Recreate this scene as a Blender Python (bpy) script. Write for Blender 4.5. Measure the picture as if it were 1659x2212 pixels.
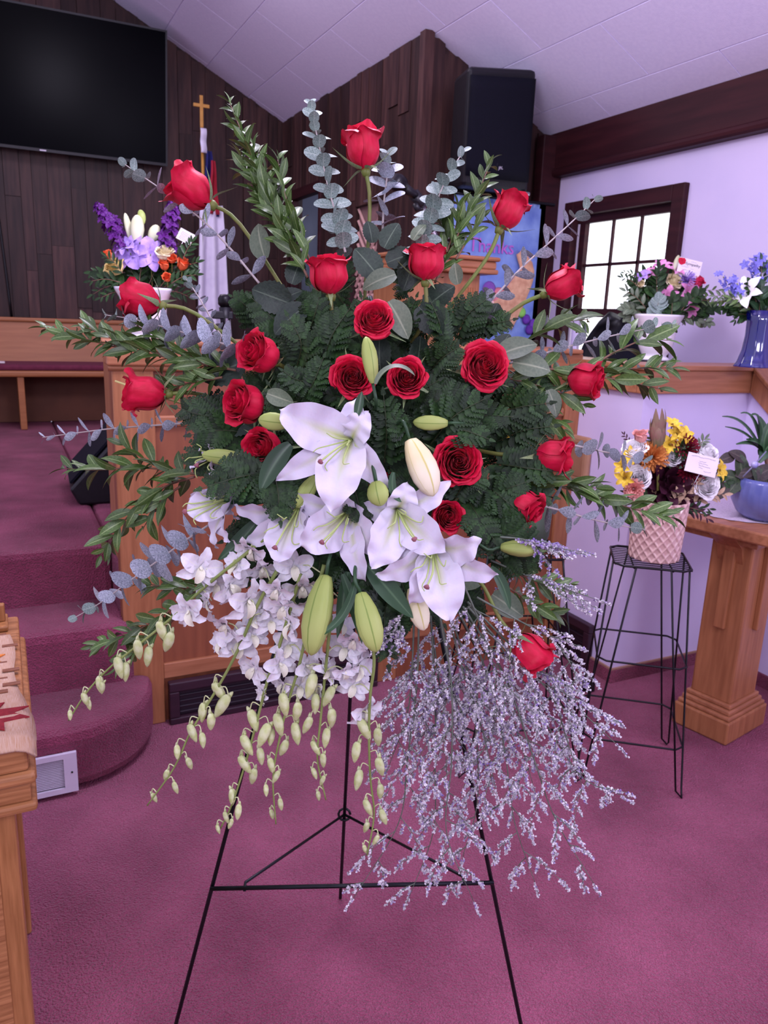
import bpy, math, random
from mathutils import Vector as V, Matrix as M
import numpy as np
scene = bpy.context.scene
for o in list(bpy.data.objects):
    bpy.data.objects.remove(o, do_unlink=True)
COL = scene.collection
rnd = random.Random(7)

# ------------------------------------------------------------------ camera
F, CX, CY, CAMH = 1660.0, 829.5, 1106.0, 1.4          # focal length and centre in pixels of the 1659x2212 frame
PITCH, ROLL, YAW = math.radians(14.07), math.radians(-2.2), math.radians(-26.5)
FW = V((-math.sin(YAW)*math.cos(PITCH), math.cos(YAW)*math.cos(PITCH), -math.sin(PITCH)))
RT0 = V((math.cos(YAW), math.sin(YAW), 0)); UP0 = RT0.cross(FW)
RT = RT0*math.cos(ROLL) - UP0*math.sin(ROLL)
UP = UP0*math.cos(ROLL) + RT0*math.sin(ROLL)
CAM = V((0, 0, CAMH))
cd = bpy.data.cameras.new('camera'); cam = bpy.data.objects.new('camera', cd); COL.objects.link(cam)
cd.sensor_fit = 'VERTICAL'; cd.sensor_height = 24.0; cd.lens = 24.0*F/2212.0; cd.clip_start = 0.02
cam.matrix_world = M(((RT.x, UP.x, -FW.x, 0), (RT.y, UP.y, -FW.y, 0), (RT.z, UP.z, -FW.z, CAMH), (0, 0, 0, 1)))
cd.dof.use_dof = True; cd.dof.focus_distance = 1.22; cd.dof.aperture_fstop = 6.5
scene.camera = cam
# ------------------------------------------------------------------ world, lights, exposure
w = bpy.data.worlds.new('world'); scene.world = w; w.use_nodes = True
bg = w.node_tree.nodes['Background']; bg.inputs[0].default_value = (0.76, 0.69, 1.0, 1); bg.inputs[1].default_value = 1.0
def area(name, loc, target, size, power, col):
    l = bpy.data.lights.new(name, 'AREA'); l.shape = 'RECTANGLE'; l.size, l.size_y = size; l.energy = power; l.color = col
    o = bpy.data.objects.new(name, l); COL.objects.link(o); o.location = loc
    o.rotation_euler = (V(target)-V(loc)).to_track_quat('-Z', 'Y').to_euler(); return o
area('sanctuary_ceiling_light', (0.2, -0.2, 3.3), (0.8, 1.4, 0.0), (1.6, 2.4), 14, (0.97, 0.88, 1.0))
area('sanctuary_side_window', (2.6, -1.8, 1.7), (0.9, 1.8, 0.9), (1.4, 1.6), 20, (0.72, 0.72, 1.0))
area('platform_ceiling_light', (0.6, 4.3, 3.2), (0.9, 4.2, 0.5), (0.8, 1.4), 22, (0.96, 0.84, 1.0))
def fill_point(name, loc, power):  # bare point light, used as added fill with no fixture
    l = bpy.data.lights.new(name, 'POINT'); l.energy = power; l.shadow_soft_size = .22; l.color = (0.84, 0.78, 1.0)
    o = bpy.data.objects.new(name, l); COL.objects.link(o); o.location = loc
fill_point('added_fill_point', (-1.0, -0.6, 2.35), 46); fill_point('added_fill_point', (1.7, -0.7, 2.1), 40); fill_point('added_fill_point', (0.75, 1.75, 2.65), 80); fill_point('added_doorway_fill', (2.5, 5.5, 2.35), 5)  # added out of view to lift ceiling and floor; last one lightens the doorway
vs = scene.view_settings
vs.view_transform = 'Standard'; vs.look = 'None'; vs.gamma = 1; vs.use_curve_mapping = False; vs.exposure = 0.22

# ------------------------------------------------------------------ helpers
def at(px, py, d):
    return CAM + (FW + RT*((px-CX)/F) - UP*((py-CY)/F))*d
def on(px, py, ax, v):
    r = FW + RT*((px-CX)/F) - UP*((py-CY)/F)
    return CAM + r*((v-CAM[ax])/r[ax])
def dirv(dx, dy, dz):
    return (RT*dx + UP*dy - FW*dz).normalized()
def sl(c):
    c /= 255.0
    return c/12.92 if c <= 0.04045 else ((c+0.055)/1.055)**2.4
def rgb(r, g, b): return (sl(r), sl(g), sl(b), 1)
def clamp(x, a=0., b=1.): return max(a, min(b, x))
def sstep(a, b, x):
    t = clamp((x-a)/(b-a)); return t*t*(3-2*t)
def cr(pts, n):                                      # Catmull-Rom through points
    pts = [V(p) for p in pts]
    if len(pts) == 2: return [pts[0].lerp(pts[1], i/n) for i in range(n+1)]
    P = [pts[0]*2-pts[1]] + pts + [pts[-1]*2-pts[-2]]; out = []; m = len(pts)-1
    for i in range(n+1):
        u = i/n*m; k = min(int(u), m-1); t = u-k
        a, b, c, d = P[k:k+4]
        out.append(0.5*((2*b)+(c-a)*t+(2*a-5*b+4*c-d)*t*t+(3*b-a-3*c+d)*t**3))
    return out
def bez(a, b, c, d, t):
    s = 1-t; return a*(s*s*s)+b*(3*s*s*t)+c*(3*s*t*t)+d*(t*t*t)
def perp(d):
    a = V((0, 0, 1)) if abs(d.z) < .9 else V((1, 0, 0))
    return d.cross(a).normalized()
def frame(pos, y, z, s=1.0):                         # local +Y along y, +Z close to z
    y = V(y).normalized(); x = y.cross(V(z))
    x = perp(y) if x.length < 1e-5 else x.normalized(); z = x.cross(y)
    if not hasattr(s, '__len__'): s = (s, s, s)
    return M(((x.x*s[0], y.x*s[1], z.x*s[2], pos[0]), (x.y*s[0], y.y*s[1], z.y*s[2], pos[1]), (x.z*s[0], y.z*s[1], z.z*s[2], pos[2]), (0, 0, 0, 1)))
def frameZ(pos, z, xh=None, s=1.0):                  # local +Z along z
    z = V(z).normalized(); x = V(xh) if xh else perp(z); x = (x-z*x.dot(z)).normalized(); y = z.cross(x)
    return M(((x.x*s, y.x*s, z.x*s, pos[0]), (x.y*s, y.y*s, z.y*s, pos[1]), (x.z*s, y.z*s, z.z*s, pos[2]), (0, 0, 0, 1)))
I4 = M.Identity(4)

class MB:
    def __init__(s): s.v = []; s.f = []; s.uv = []
    def add(s, vs, fs, uv=None):
        k = len(s.v); s.v += [tuple(p) for p in vs]; s.f += [tuple(i+k for i in q) for q in fs]
        s.uv += uv if uv else [(0, 0)]*len(vs); return s
    def box(s, lo, hi, m=None):
        x0, y0, z0 = lo; x1, y1, z1 = hi
        vs = [V(p) for p in ((x0,y0,z0),(x1,y0,z0),(x1,y1,z0),(x0,y1,z0),(x0,y0,z1),(x1,y0,z1),(x1,y1,z1),(x0,y1,z1))]
        if m: vs = [m @ p for p in vs]
        return s.add(vs, [(0,3,2,1),(4,5,6,7),(0,1,5,4),(1,2,6,5),(2,3,7,6),(3,0,4,7)])
    def tube(s, pts, r, n=6, cap=True):
        pts = [V(p) for p in pts]; m = len(pts); vs = []; fs = []
        rr = r if hasattr(r, '__len__') else [r]*m
        T = [(pts[min(i+1, m-1)]-pts[max(i-1, 0)]).normalized() for i in range(m)]
        a = perp(T[0])
        for i in range(m):
            a = (a - T[i]*a.dot(T[i])); a = perp(T[i]) if a.length < 1e-6 else a.normalized(); b = T[i].cross(a)
            ri = rr[min(i, len(rr)-1)] if len(rr) == m else rr[0]+(rr[-1]-rr[0])*i/(m-1)
            for j in range(n):
                q = 2*math.pi*j/n; vs.append(pts[i]+a*(ri*math.cos(q))+b*(ri*math.sin(q)))
        for i in range(m-1):
            for j in range(n):
                fs.append((i*n+j, i*n+(j+1)%n, (i+1)*n+(j+1)%n, (i+1)*n+j))
        if cap: fs += [tuple(range(n-1, -1, -1)), tuple(range((m-1)*n, m*n))]
        return s.add(vs, fs)
    def lathe(s, prof, n=24, m=None, fn=None, cap=True):
        vs = []; fs = []; k = len(prof)
        for i, (r, z) in enumerate(prof):
            for j in range(n):
                q = 2*math.pi*j/n; rr = r*(fn(q, z) if fn else 1); p = V((rr*math.cos(q), rr*math.sin(q), z)); vs.append(m @ p if m else p)
        for i in range(k-1):
            for j in range(n): fs.append((i*n+j, i*n+(j+1)%n, (i+1)*n+(j+1)%n, (i+1)*n+j))
        if cap: fs += [tuple(range(n-1, -1, -1)), tuple(range((k-1)*n, k*n))]
        return s.add(vs, fs)
    def grid(s, fn, nu, nv):
        vs = []; uv = []; fs = []
        for i in range(nu+1):
            for j in range(nv+1): vs.append(fn(i/nu, j/nv)); uv.append((i/nu, j/nv))
        for i in range(nu):
            for j in range(nv):
                a = i*(nv+1)+j; fs.append((a, a+1, a+nv+2, a+nv+1))
        return s.add(vs, fs, uv)
    def prism(s, poly, z0, z1, m=None):
        n = len(poly); vs = [V((x, y, z0)) for x, y in poly]+[V((x, y, z1)) for x, y in poly]
        if m: vs = [m @ p for p in vs]
        return s.add(vs, [tuple(range(n-1, -1, -1)), tuple(range(n, 2*n))]+[(i, (i+1)%n, n+(i+1)%n, n+i) for i in range(n)])
    def blade(s, P, wid, N, shape=None, nu=8, nv=4, cup=0.15, wave=0.0, ph=0.0, wf=2.5):
        P = [V(p) for p in P]; N = V(N); shape = shape or (lambda t: math.sin(math.pi*min(1, t*.96+.04))**.75)
        pts = cr(P, nu) if len(P) != 4 else [bez(*P, i/nu) for i in range(nu+1)]
        vs = []; uv = []; fs = []
        for i in range(nu+1):
            t = i/nu; T = (pts[min(i+1, nu)]-pts[max(i-1, 0)]); T = T.normalized() if T.length > 1e-9 else V((0, 0, 1))
            S = T.cross(N); S = perp(T) if S.length < 1e-4 else S.normalized(); Q = S.cross(T); wd = wid*shape(t)
            for j in range(nv+1):
                q = j/nv*2-1
                vs.append(pts[i]+S*(wd*q)+Q*(cup*wd*abs(q)**1.3 + wave*wid*abs(q)*math.sin(ph+t*6.28*wf+(1.3 if q > 0 else 0)))); uv.append((t, j/nv))
        for i in range(nu):
            for j in range(nv):
                a = i*(nv+1)+j; fs.append((a, a+1, a+nv+2, a+nv+1))
        return s.add(vs, fs, uv)
    def mesh(s, name, mat, smooth=True):
        me = bpy.data.meshes.new(name); me.from_pydata(s.v, [], s.f)
        if smooth: me.polygons.foreach_set('use_smooth', [True]*len(me.polygons))
        ul = me.uv_layers.new(name='uv'); li = np.empty(len(me.loops), dtype=np.int32); me.loops.foreach_get('vertex_index', li)
        ul.data.foreach_set('uv', np.array(s.uv, dtype=np.float32)[li].ravel())
        me.materials.append(mat); me.update(); return me
W = {}
def link(name, data, mw, parent, mat=None):
    o = bpy.data.objects.new(name, data); COL.objects.link(o)
    if parent is not None:
        o.parent = parent; o.matrix_basis = W[parent].inverted() @ mw
    else: o.matrix_basis = mw
    W[o] = mw
    if mat is not None:
        o.material_slots[0].link = 'OBJECT'; o.material_slots[0].material = mat
    return o
def tag(o, label, cat, group=None, kind=None):
    if label: o['label'] = label
    if cat: o['category'] = cat
    if group: o['group'] = group
    if kind: o['kind'] = kind
    return o
def thing(name, label, cat, loc, group=None):
    return tag(link(name, None, M.Translation(V(loc)), None), label, cat, group)
def part(name, mb, mat, parent, smooth=True, bevel=0, label=None, solid=0, kind=None):
    """mesh given in world coordinates; its origin is moved to its own centre"""
    vs = np.array(mb.v); c = (vs.min(0)+vs.max(0))/2; mb.v = [tuple(p) for p in (vs-c)]
    o = link(name, mb.mesh(name, mat, smooth), M.Translation(V(c)), parent)
    if solid: md = o.modifiers.new('solid', 'SOLIDIFY'); md.thickness = solid
    if bevel: md = o.modifiers.new('bevel', 'BEVEL'); md.width = bevel; md.segments = 2; md.limit_method = 'ANGLE'
    if label: o['label'] = label
    if kind: o['kind'] = kind
    return o
def struct(name, mb, mat, label=None, **k):
    o = part(name, mb, mat, None, **k); o['kind'] = 'structure'
    if label: o['label'] = label
    return o

# ------------------------------------------------------------------ materials
def mat(name, col, rough=.6, col2=None, scale=20, stretch=(1, 1, 1), bump=0, bscale=None, objvar=0, spec=.4, metal=0, detail=4, sss=0, sheen=0, vein=None, trans=0, coat=0, gen=False, noisebias=(.35, .65), fade=False, bdist=.01, bdetail=3):
    m = bpy.data.materials.new(name); m.use_nodes = True; nt = m.node_tree; n = nt.nodes; L = nt.links; p = n['Principled BSDF']
    p.inputs['Roughness'].default_value = rough; p.inputs['Specular IOR Level'].default_value = spec; p.inputs['Metallic'].default_value = metal
    p.inputs['Base Color'].default_value = col
    if coat: p.inputs['Coat Weight'].default_value = coat; p.inputs['Coat Roughness'].default_value = .1
    if sheen: p.inputs['Sheen Weight'].default_value = sheen
    if trans: p.inputs['Transmission Weight'].default_value = trans
    if sss:
        p.inputs['Subsurface Weight'].default_value = sss; p.inputs['Subsurface Scale'].default_value = .01
    tc = n.new('ShaderNodeTexCoord'); mp = n.new('ShaderNodeMapping'); mp.inputs['Scale'].default_value = stretch
    L.new(tc.outputs['Generated' if gen else 'Object'], mp.inputs[0])
    nz = n.new('ShaderNodeTexNoise'); nz.inputs['Scale'].default_value = scale; nz.inputs['Detail'].default_value = detail; L.new(mp.outputs[0], nz.inputs[0])
    out = None
    if col2:
        r = n.new('ShaderNodeValToRGB'); r.color_ramp.elements[0].position, r.color_ramp.elements[1].position = noisebias
        r.color_ramp.elements[0].color = col; r.color_ramp.elements[1].color = col2; L.new(nz.outputs[0], r.inputs[0]); out = r.outputs[0]
    if vein:
        vcol, vw = vein
        sp = n.new('ShaderNodeUVMap'); sx = n.new('ShaderNodeSeparateXYZ'); L.new(sp.outputs[0], sx.inputs[0])
        a = n.new('ShaderNodeMath'); a.operation = 'SUBTRACT'; a.inputs[1].default_value = .5; L.new(sx.outputs[1], a.inputs[0])
        b = n.new('ShaderNodeMath'); b.operation = 'ABSOLUTE'; L.new(a.outputs[0], b.inputs[0])
        c = n.new('ShaderNodeMapRange'); c.inputs[1].default_value = 0; c.inputs[2].default_value = vw; c.inputs[3].default_value = 1; c.inputs[4].default_value = 0; L.new(b.outputs[0], c.inputs[0])
        mx = n.new('ShaderNodeMix'); mx.data_type = 'RGBA'; mx.inputs[6].default_value = col; mx.inputs[7].default_value = vcol; L.new(c.outputs[0], mx.inputs[0])
        if out: L.new(out, mx.inputs[6])
        out = mx.outputs[2]
        if fade:
            fr = n.new('ShaderNodeMapRange'); fr.inputs[1].default_value = .25; fr.inputs[2].default_value = .75; fr.inputs[3].default_value = 1; fr.inputs[4].default_value = .12; L.new(sx.outputs[0], fr.inputs[0])
            mm = n.new('ShaderNodeMath'); mm.operation = 'MULTIPLY'; L.new(c.outputs[0], mm.inputs[0]); L.new(fr.outputs[0], mm.inputs[1]); L.new(mm.outputs[0], mx.inputs[0])
    if objvar:
        oi = n.new('ShaderNodeObjectInfo'); hs = n.new('ShaderNodeHueSaturation'); mr = n.new('ShaderNodeMapRange')
        mr.inputs[3].default_value = 1-objvar; mr.inputs[4].default_value = 1+objvar; L.new(oi.outputs['Random'], mr.inputs[0]); L.new(mr.outputs[0], hs.inputs['Value'])
        hs.inputs['Color'].default_value = col
        if out: L.new(out, hs.inputs['Color'])
        out = hs.outputs[0]
    if out: L.new(out, p.inputs['Base Color'])
    if bump:
        bn = n.new('ShaderNodeBump'); bn.inputs['Strength'].default_value = bump; bn.inputs['Distance'].default_value = bdist
        if bscale:
            n2 = n.new('ShaderNodeTexNoise'); n2.inputs['Scale'].default_value = bscale; n2.inputs['Detail'].default_value = bdetail; L.new(mp.outputs[0], n2.inputs[0]); L.new(n2.outputs[0], bn.inputs['Height'])
        else: L.new(nz.outputs[0], bn.inputs['Height'])
        L.new(bn.outputs[0], p.inputs['Normal'])
    return m
def emis(name, col, strength):
    m = bpy.data.materials.new(name); m.use_nodes = True; p = m.node_tree.nodes['Principled BSDF']
    p.inputs['Base Color'].default_value = col; p.inputs['Emission Color'].default_value = col; p.inputs['Emission Strength'].default_value = strength; return m
K = {}
K['wall'] = mat('wall_paint', rgb(218, 204, 234), .75, rgb(210, 198, 230), 3, bump=.03, bscale=180)
K['ceil'] = mat('ceiling_tile', rgb(234, 226, 252), .85, rgb(228, 220, 248), 60, bump=.08, bscale=220, objvar=.02)
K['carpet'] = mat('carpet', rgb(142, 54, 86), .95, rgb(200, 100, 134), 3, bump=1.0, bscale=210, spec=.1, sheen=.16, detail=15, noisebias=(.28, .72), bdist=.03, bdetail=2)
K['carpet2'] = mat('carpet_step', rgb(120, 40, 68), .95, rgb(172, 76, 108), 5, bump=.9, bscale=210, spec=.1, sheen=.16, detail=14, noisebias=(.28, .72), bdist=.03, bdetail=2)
K['plank'] = mat('dark_plank', rgb(48, 30, 30), .5, rgb(70, 46, 42), 6, (6, 6, .6), bump=.12, objvar=.45, spec=.25)
K['darkwood'] = mat('dark_trim_wood', rgb(44, 17, 22), .55, rgb(58, 24, 28), 8, (1, .3, 4), objvar=.1, spec=.2)
K['oak'] = mat('golden_oak', rgb(148, 94, 60), .4, rgb(170, 112, 74), 7, (9, 9, .7), bump=.05)
K['oakx'] = mat('golden_oak_rail', rgb(150, 96, 64), .38, rgb(172, 114, 80), 7, (.7, 9, 9), bump=.05)
K['oakp'] = mat('oak_panel', rgb(126, 72, 48), .45, rgb(142, 84, 56), 5, (7, 7, .7), bump=.04)
K['tbl'] = mat('table_oak', rgb(146, 96, 54), .4, rgb(178, 122, 74), 9, (12, 12, .8), bump=.1)
K['tblx'] = mat('table_oak_rail', rgb(142, 92, 54), .4, rgb(182, 126, 80), 9, (.8, 9, 14), bump=.12)
K['pew'] = mat('pew_oak', rgb(146, 90, 52), .45, rgb(160, 102, 62), 6, (.6, 6, 6))
K['maroon'] = mat('maroon_fabric', rgb(92, 30, 52), .9, rgb(104, 38, 60), 40)
K['blackplastic'] = mat('black_plastic', rgb(14, 13, 18), .45, rgb(20, 19, 26), 90, bump=.05)
K['grillecloth'] = mat('black_speaker_grille', rgb(10, 10, 20), .8, rgb(16, 16, 30), 300, bump=.1, spec=.15)
K['blackmetal'] = mat('black_wire', rgb(16, 15, 19), .35, rgb(24, 22, 26), 60, metal=.4)
K['easel'] = mat('green_black_wire', rgb(14, 18, 22), .3, rgb(22, 28, 32), 60, metal=.3)
K['screen'] = mat('tv_screen', rgb(3, 3, 6), .22, rgb(5, 5, 9), 2, spec=.025)
K['white'] = mat('white_ceramic', rgb(232, 228, 236), .12, rgb(238, 234, 240), 5, coat=.5)
K['whitemetal'] = mat('white_painted_metal', rgb(206, 198, 214), .4, rgb(212, 204, 218), 12)
K['card'] = mat('card_paper', rgb(232, 220, 226), .7, rgb(238, 228, 230), 20)
K['ink'] = mat('ink', rgb(70, 55, 80), .7, rgb(80, 62, 88), 20)
K['gold'] = mat('gold_wood', rgb(190, 136, 62), .35, rgb(206, 150, 74), 20)
K['flagwhite'] = mat('white_flag_cloth', rgb(214, 208, 228), .8, rgb(222, 216, 234), 20)
K['flagblue'] = mat('blue_flag_cloth', rgb(22, 24, 84), .8, rgb(28, 30, 96), 20)
K['flagred'] = mat('red_flag_cloth', rgb(150, 22, 42), .8, rgb(160, 28, 50), 20)
K['grey'] = mat('grey_room_wall', rgb(116, 126, 140), .8, rgb(122, 132, 146), 6)
K['lattice'] = mat('lattice_cloth', rgb(176, 136, 130), .8, rgb(190, 150, 142), 20)
K['chrome'] = mat('chrome', rgb(170, 160, 168), .25, rgb(180, 172, 178), 20, metal=.9)
# plants
K['rose'] = mat('red_rose_petal', rgb(192, 5, 46), .5, rgb(212, 16, 62), 9, (1, 1, .4), objvar=.06, spec=.3, sheen=.05, bump=.05, bscale=60)
K['rosestem'] = mat('rose_stem', rgb(116, 134, 60), .45, rgb(128, 122, 64), 25, objvar=.1)
K['sepal'] = mat('rose_sepal', rgb(120, 146, 92), .55, rgb(150, 168, 122), 30)
K['roseleaf'] = mat('rose_leaf', rgb(34, 50, 38), .45, rgb(46, 64, 48), 14, vein=(rgb(96, 114, 92), .04), objvar=.25, bump=.1)
K['saleaf'] = mat('grey_green_leaf', rgb(92, 108, 84), .5, rgb(108, 122, 96), 14, vein=(rgb(150, 160, 130), .06), objvar=.2)
K['lilyleaf'] = mat('lily_leaf', rgb(42, 70, 44), .35, rgb(52, 84, 52), 9, vein=(rgb(80, 112, 76), .08), objvar=.2)
K['lily'] = mat('white_lily_petal', rgb(218, 212, 226), .5, rgb(226, 222, 232), 25, vein=(rgb(196, 206, 130), .16), fade=True, sss=.12, spec=.3, bump=.12, bscale=50)
K['lilygreen'] = mat('lily_filament', rgb(176, 196, 112), .5, rgb(188, 206, 128), 30)
K['stigma'] = mat('lily_stigma', rgb(140, 84, 92), .6, rgb(152, 94, 100), 60)
K['budgreen'] = mat('green_lily_bud', rgb(152, 172, 84), .45, rgb(176, 190, 108), 6, vein=(rgb(112, 140, 58), .05), spec=.3)
K['budcream'] = mat('cream_lily_bud', rgb(226, 214, 150), .5, rgb(236, 230, 196), 7, vein=(rgb(196, 190, 90), .06))
K['orchid'] = mat('white_orchid_petal', rgb(224, 220, 224), .5, rgb(232, 230, 230), 25, sss=.12, spec=.3, objvar=.03, vein=(rgb(232, 230, 218), .06))
K['orchlip'] = mat('orchid_lip', rgb(232, 232, 200), .5, rgb(240, 240, 220), 40)
K['orchbud'] = mat('green_orchid_bud', rgb(184, 196, 122), .5, rgb(222, 228, 184), 2.2, objvar=.1)
K['orchstem'] = mat('orchid_stem', rgb(124, 142, 72), .5, rgb(140, 156, 86), 30)
K['euc'] = mat('silver_eucalyptus_leaf', rgb(130, 140, 148), .6, rgb(196, 202, 212), 16, vein=(rgb(172, 182, 186), .05), objvar=.22, spec=.3)
K['eucgreen'] = mat('green_eucalyptus_leaf', rgb(98, 122, 110), .55, rgb(160, 176, 168), 16, vein=(rgb(170, 186, 172), .05), objvar=.2, spec=.3)
K['eucstem'] = mat('pale_eucalyptus_stem', rgb(176, 164, 158), .6, rgb(192, 182, 176), 40)
K['myrt'] = mat('myrtle_leaf', rgb(62, 88, 36), .38, rgb(84, 112, 52), 20, vein=(rgb(140, 162, 104), .07), objvar=.35, spec=.5)
K['myrtstem'] = mat('myrtle_stem', rgb(118, 84, 66), .6, rgb(132, 98, 76), 40)
K['fern'] = mat('leatherleaf_fern', rgb(24, 46, 20), .45, rgb(46, 74, 34), 5, objvar=.5, spec=.26)
K['fernstem'] = mat('fern_rachis', rgb(52, 62, 36), .5, rgb(62, 72, 44), 40)
K['stat'] = mat('statice_floret', rgb(176, 174, 180), .8, rgb(244, 240, 242), 160, noisebias=(.4, .6))
K['statviolet'] = mat('statice_violet_floret', rgb(132, 106, 176), .8, rgb(206, 196, 216), 160)
K['statstem'] = mat('statice_stem', rgb(96, 108, 92), .6, rgb(116, 126, 110), 60)
K['foam'] = mat('wet_floral_foam', rgb(20, 34, 22), .9, rgb(28, 44, 28), 60, bump=.4)
# ================================================================== the room
def ceilz(x): return 2.845 - .495*(x-2.085)
struct('floor', MB().box((-4, -3.2, -.06), (5, 7, 0)), K['carpet'], 'deep rose carpet in front of the platform steps', smooth=False)
# platform and steps (carpeted)
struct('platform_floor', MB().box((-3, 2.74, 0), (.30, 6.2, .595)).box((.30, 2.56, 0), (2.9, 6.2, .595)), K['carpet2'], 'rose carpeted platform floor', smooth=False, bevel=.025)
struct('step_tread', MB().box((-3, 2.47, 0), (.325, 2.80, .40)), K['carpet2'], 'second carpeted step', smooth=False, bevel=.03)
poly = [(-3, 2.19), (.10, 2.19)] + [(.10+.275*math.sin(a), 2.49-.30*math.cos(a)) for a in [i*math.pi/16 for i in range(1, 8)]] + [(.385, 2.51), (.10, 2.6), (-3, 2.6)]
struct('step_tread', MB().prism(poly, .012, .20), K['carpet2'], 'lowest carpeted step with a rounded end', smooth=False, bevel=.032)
# ceiling: sloping field of staggered tiles
cm = MB(); X0, X1 = -1.9, 2.96
cm.add([(X0, -3, ceilz(X0)+.006), (X1, -3, ceilz(X1)+.006), (X1, 6.25, ceilz(X1)+.006), (X0, 6.25, ceilz(X0)+.006), (X0, -3, ceilz(X0)+.1), (X1, -3, ceilz(X1)+.1), (X1, 6.25, ceilz(X1)+.1), (X0, 6.25, ceilz(X0)+.1)], [(0,3,2,1),(4,5,6,7),(0,1,5,4),(1,2,6,5),(2,3,7,6),(3,0,4,7)])
ceiling = struct('ceiling', cm, K['ceil'], 'sloping pale ceiling of large staggered tiles', smooth=False)
for k in range(-13, 3):
    xa = 2.12+.31*k; xb = min(xa+.31, 2.95); y = (4.55 if k % 2 else 4.16) - .79*9
    while y < 6.2:
        ya, yb = max(y, -2.6), min(y+.79, 6.2)
        if yb-ya > .05:
            g = .0028; t = MB(); q = [(xa+g, ya+g), (xb-g, ya+g), (xb-g, yb-g), (xa+g, yb-g)]
            t.add([(x, yy, ceilz(x)) for x, yy in q]+[(x, yy, ceilz(x)+.0055) for x, yy in q], [(0,1,2,3),(7,6,5,4),(0,4,5,1),(1,5,6,2),(2,6,7,3),(3,7,4,0)])
            part('ceiling_tile', t, K['ceil'], ceiling, smooth=False)
        y += .79
# plank walls ------------------------------------------------------
def plank_wall(name, label, a, b, axis, const, zlo, zhi_fn, sgn, holes=(), seed=1):
    """vertical boards of uneven width with staggered end joints; axis = running axis (0 x, 1 y)"""
    r = random.Random(seed); bk = MB(); th = .02
    def bxx(mb, u0, u1, z0, z1, d0, d1):
        if axis == 0: mb.box((u0, min(const+sgn*d0, const+sgn*d1), z0), (u1, max(const+sgn*d0, const+sgn*d1), z1))
        else: mb.box((min(const+sgn*d0, const+sgn*d1), u0, z0), (max(const+sgn*d0, const+sgn*d1), u1, z1))
    top = max(zhi_fn(a), zhi_fn(b))
    if not holes: bxx(bk, a, b, zlo, top, -.08, -.004)
    else:
        us = sorted(set([a, b]+[h for hh in holes for h in hh[:2]]))
        for i in range(len(us)-1):
            m_ = (us[i]+us[i+1])/2; z0 = zlo
            for h in holes:
                if h[0] < m_ < h[1]: z0 = h[2]
            bxx(bk, us[i], us[i+1], z0, top, -.08, -.004)
    wl = struct(name, bk, K['plank'], label, smooth=False)
    u = a
    while u < b-.01:
        wd = r.choice((.075, .1, .1, .13, .15)); u1 = min(u+wd, b)
        for h in holes:
            for e in h[:2]:
                if u+.01 < e < u1: u1 = e
        z0 = zlo
        for h in holes:
            if h[0] <= u+1e-4 and u1 <= h[1]+1e-4: z0 = h[2]
        zt = zhi_fn((u+u1)/2); cuts = [z0]
        z = z0 + r.uniform(.3, 1.3)
        while z < zt-.25: cuts.append(z); z += r.uniform(.6, 1.5)
        cuts.append(zt)
        for i in range(len(cuts)-1):
            mb = MB(); bxx(mb, u+.0018, u1-.0018, cuts[i]+.001, cuts[i+1]-.001, -.003, th*r.uniform(.3, 1))
            part('plank', mb, K['plank'], wl, smooth=False)
        u = u1
    return wl
plank_wall('wall_back', 'dark vertical wood plank wall behind the television', -2.2, 2.09, 0, 6.2, .595, lambda x: ceilz(x)-.005, -1, seed=3)
wr = plank_wall('wall_return', 'dark plank side wall with a doorway and a lattice screen', 3.9, 6.2, 1, 2.09, .595, lambda y: ceilz(2.09)-.005, -1, holes=((5.37, 5.96, 2.29), (4.41, 4.75, 2.08)), seed=5)
plank_wall('wall_speaker', 'dark plank wall section behind the hanging speaker', 2.09, 2.95, 0, 3.9, .3, lambda x: ceilz(x)-.004, -1, seed=8)
struct('trim_1', MB().box((2.06, 3.868, .595), (2.115, 3.925, ceilz(2.06)-.02)), K['plank'], 'dark corner strip', smooth=False)
struct('trim_2', MB().box((2.80, 3.80, .3), (2.94, 3.872, 2.43)), K['darkwood'], 'dark wooden corner post beside the window wall', smooth=False, bevel=.006)
# room beyond the doorway, lattice screen
struct('wall_beyond', MB().box((2.75, 5.0, .595), (2.8, 6.6, 2.7)).box((2.1, 6.3, .595), (2.8, 6.35, 2.7)), K['grey'], 'blue grey wall of the room beyond the doorway', smooth=False)
struct('trim_3', MB().box((2.07, 5.34, 2.25), (2.13, 6.0, 2.32)).box((2.07, 5.93, .595), (2.13, 5.99, 2.25)).box((2.07, 5.33, .595), (2.13, 5.375, 2.25)), K['darkwood'], 'dark doorway frame', smooth=False, bevel=.004)
ls = thing('lattice_screen', 'pale pink lattice screen set in the dark side wall', 'screen', (2.12, 4.58, 1.3))
part('backing', MB().box((2.115, 4.41, .7), (2.12, 4.75, 2.08)), mat('dark_backing', rgb(116, 84, 84), .9, rgb(124, 92, 90), 30), ls, smooth=False)
for i in range(-8, 30):
    for s in (1, -1):
        z0 = .75+i*.07; a = V((2.105+.004*s, 4.41, z0)); b = V((2.105+.004*s, 4.75, z0+.34*s))
        if min(a.z, b.z) < .72 or max(a.z, b.z) > 2.07: continue
        part('slat', MB().tube([a, b], .011, 4), K['lattice'], ls, smooth=False)
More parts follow.
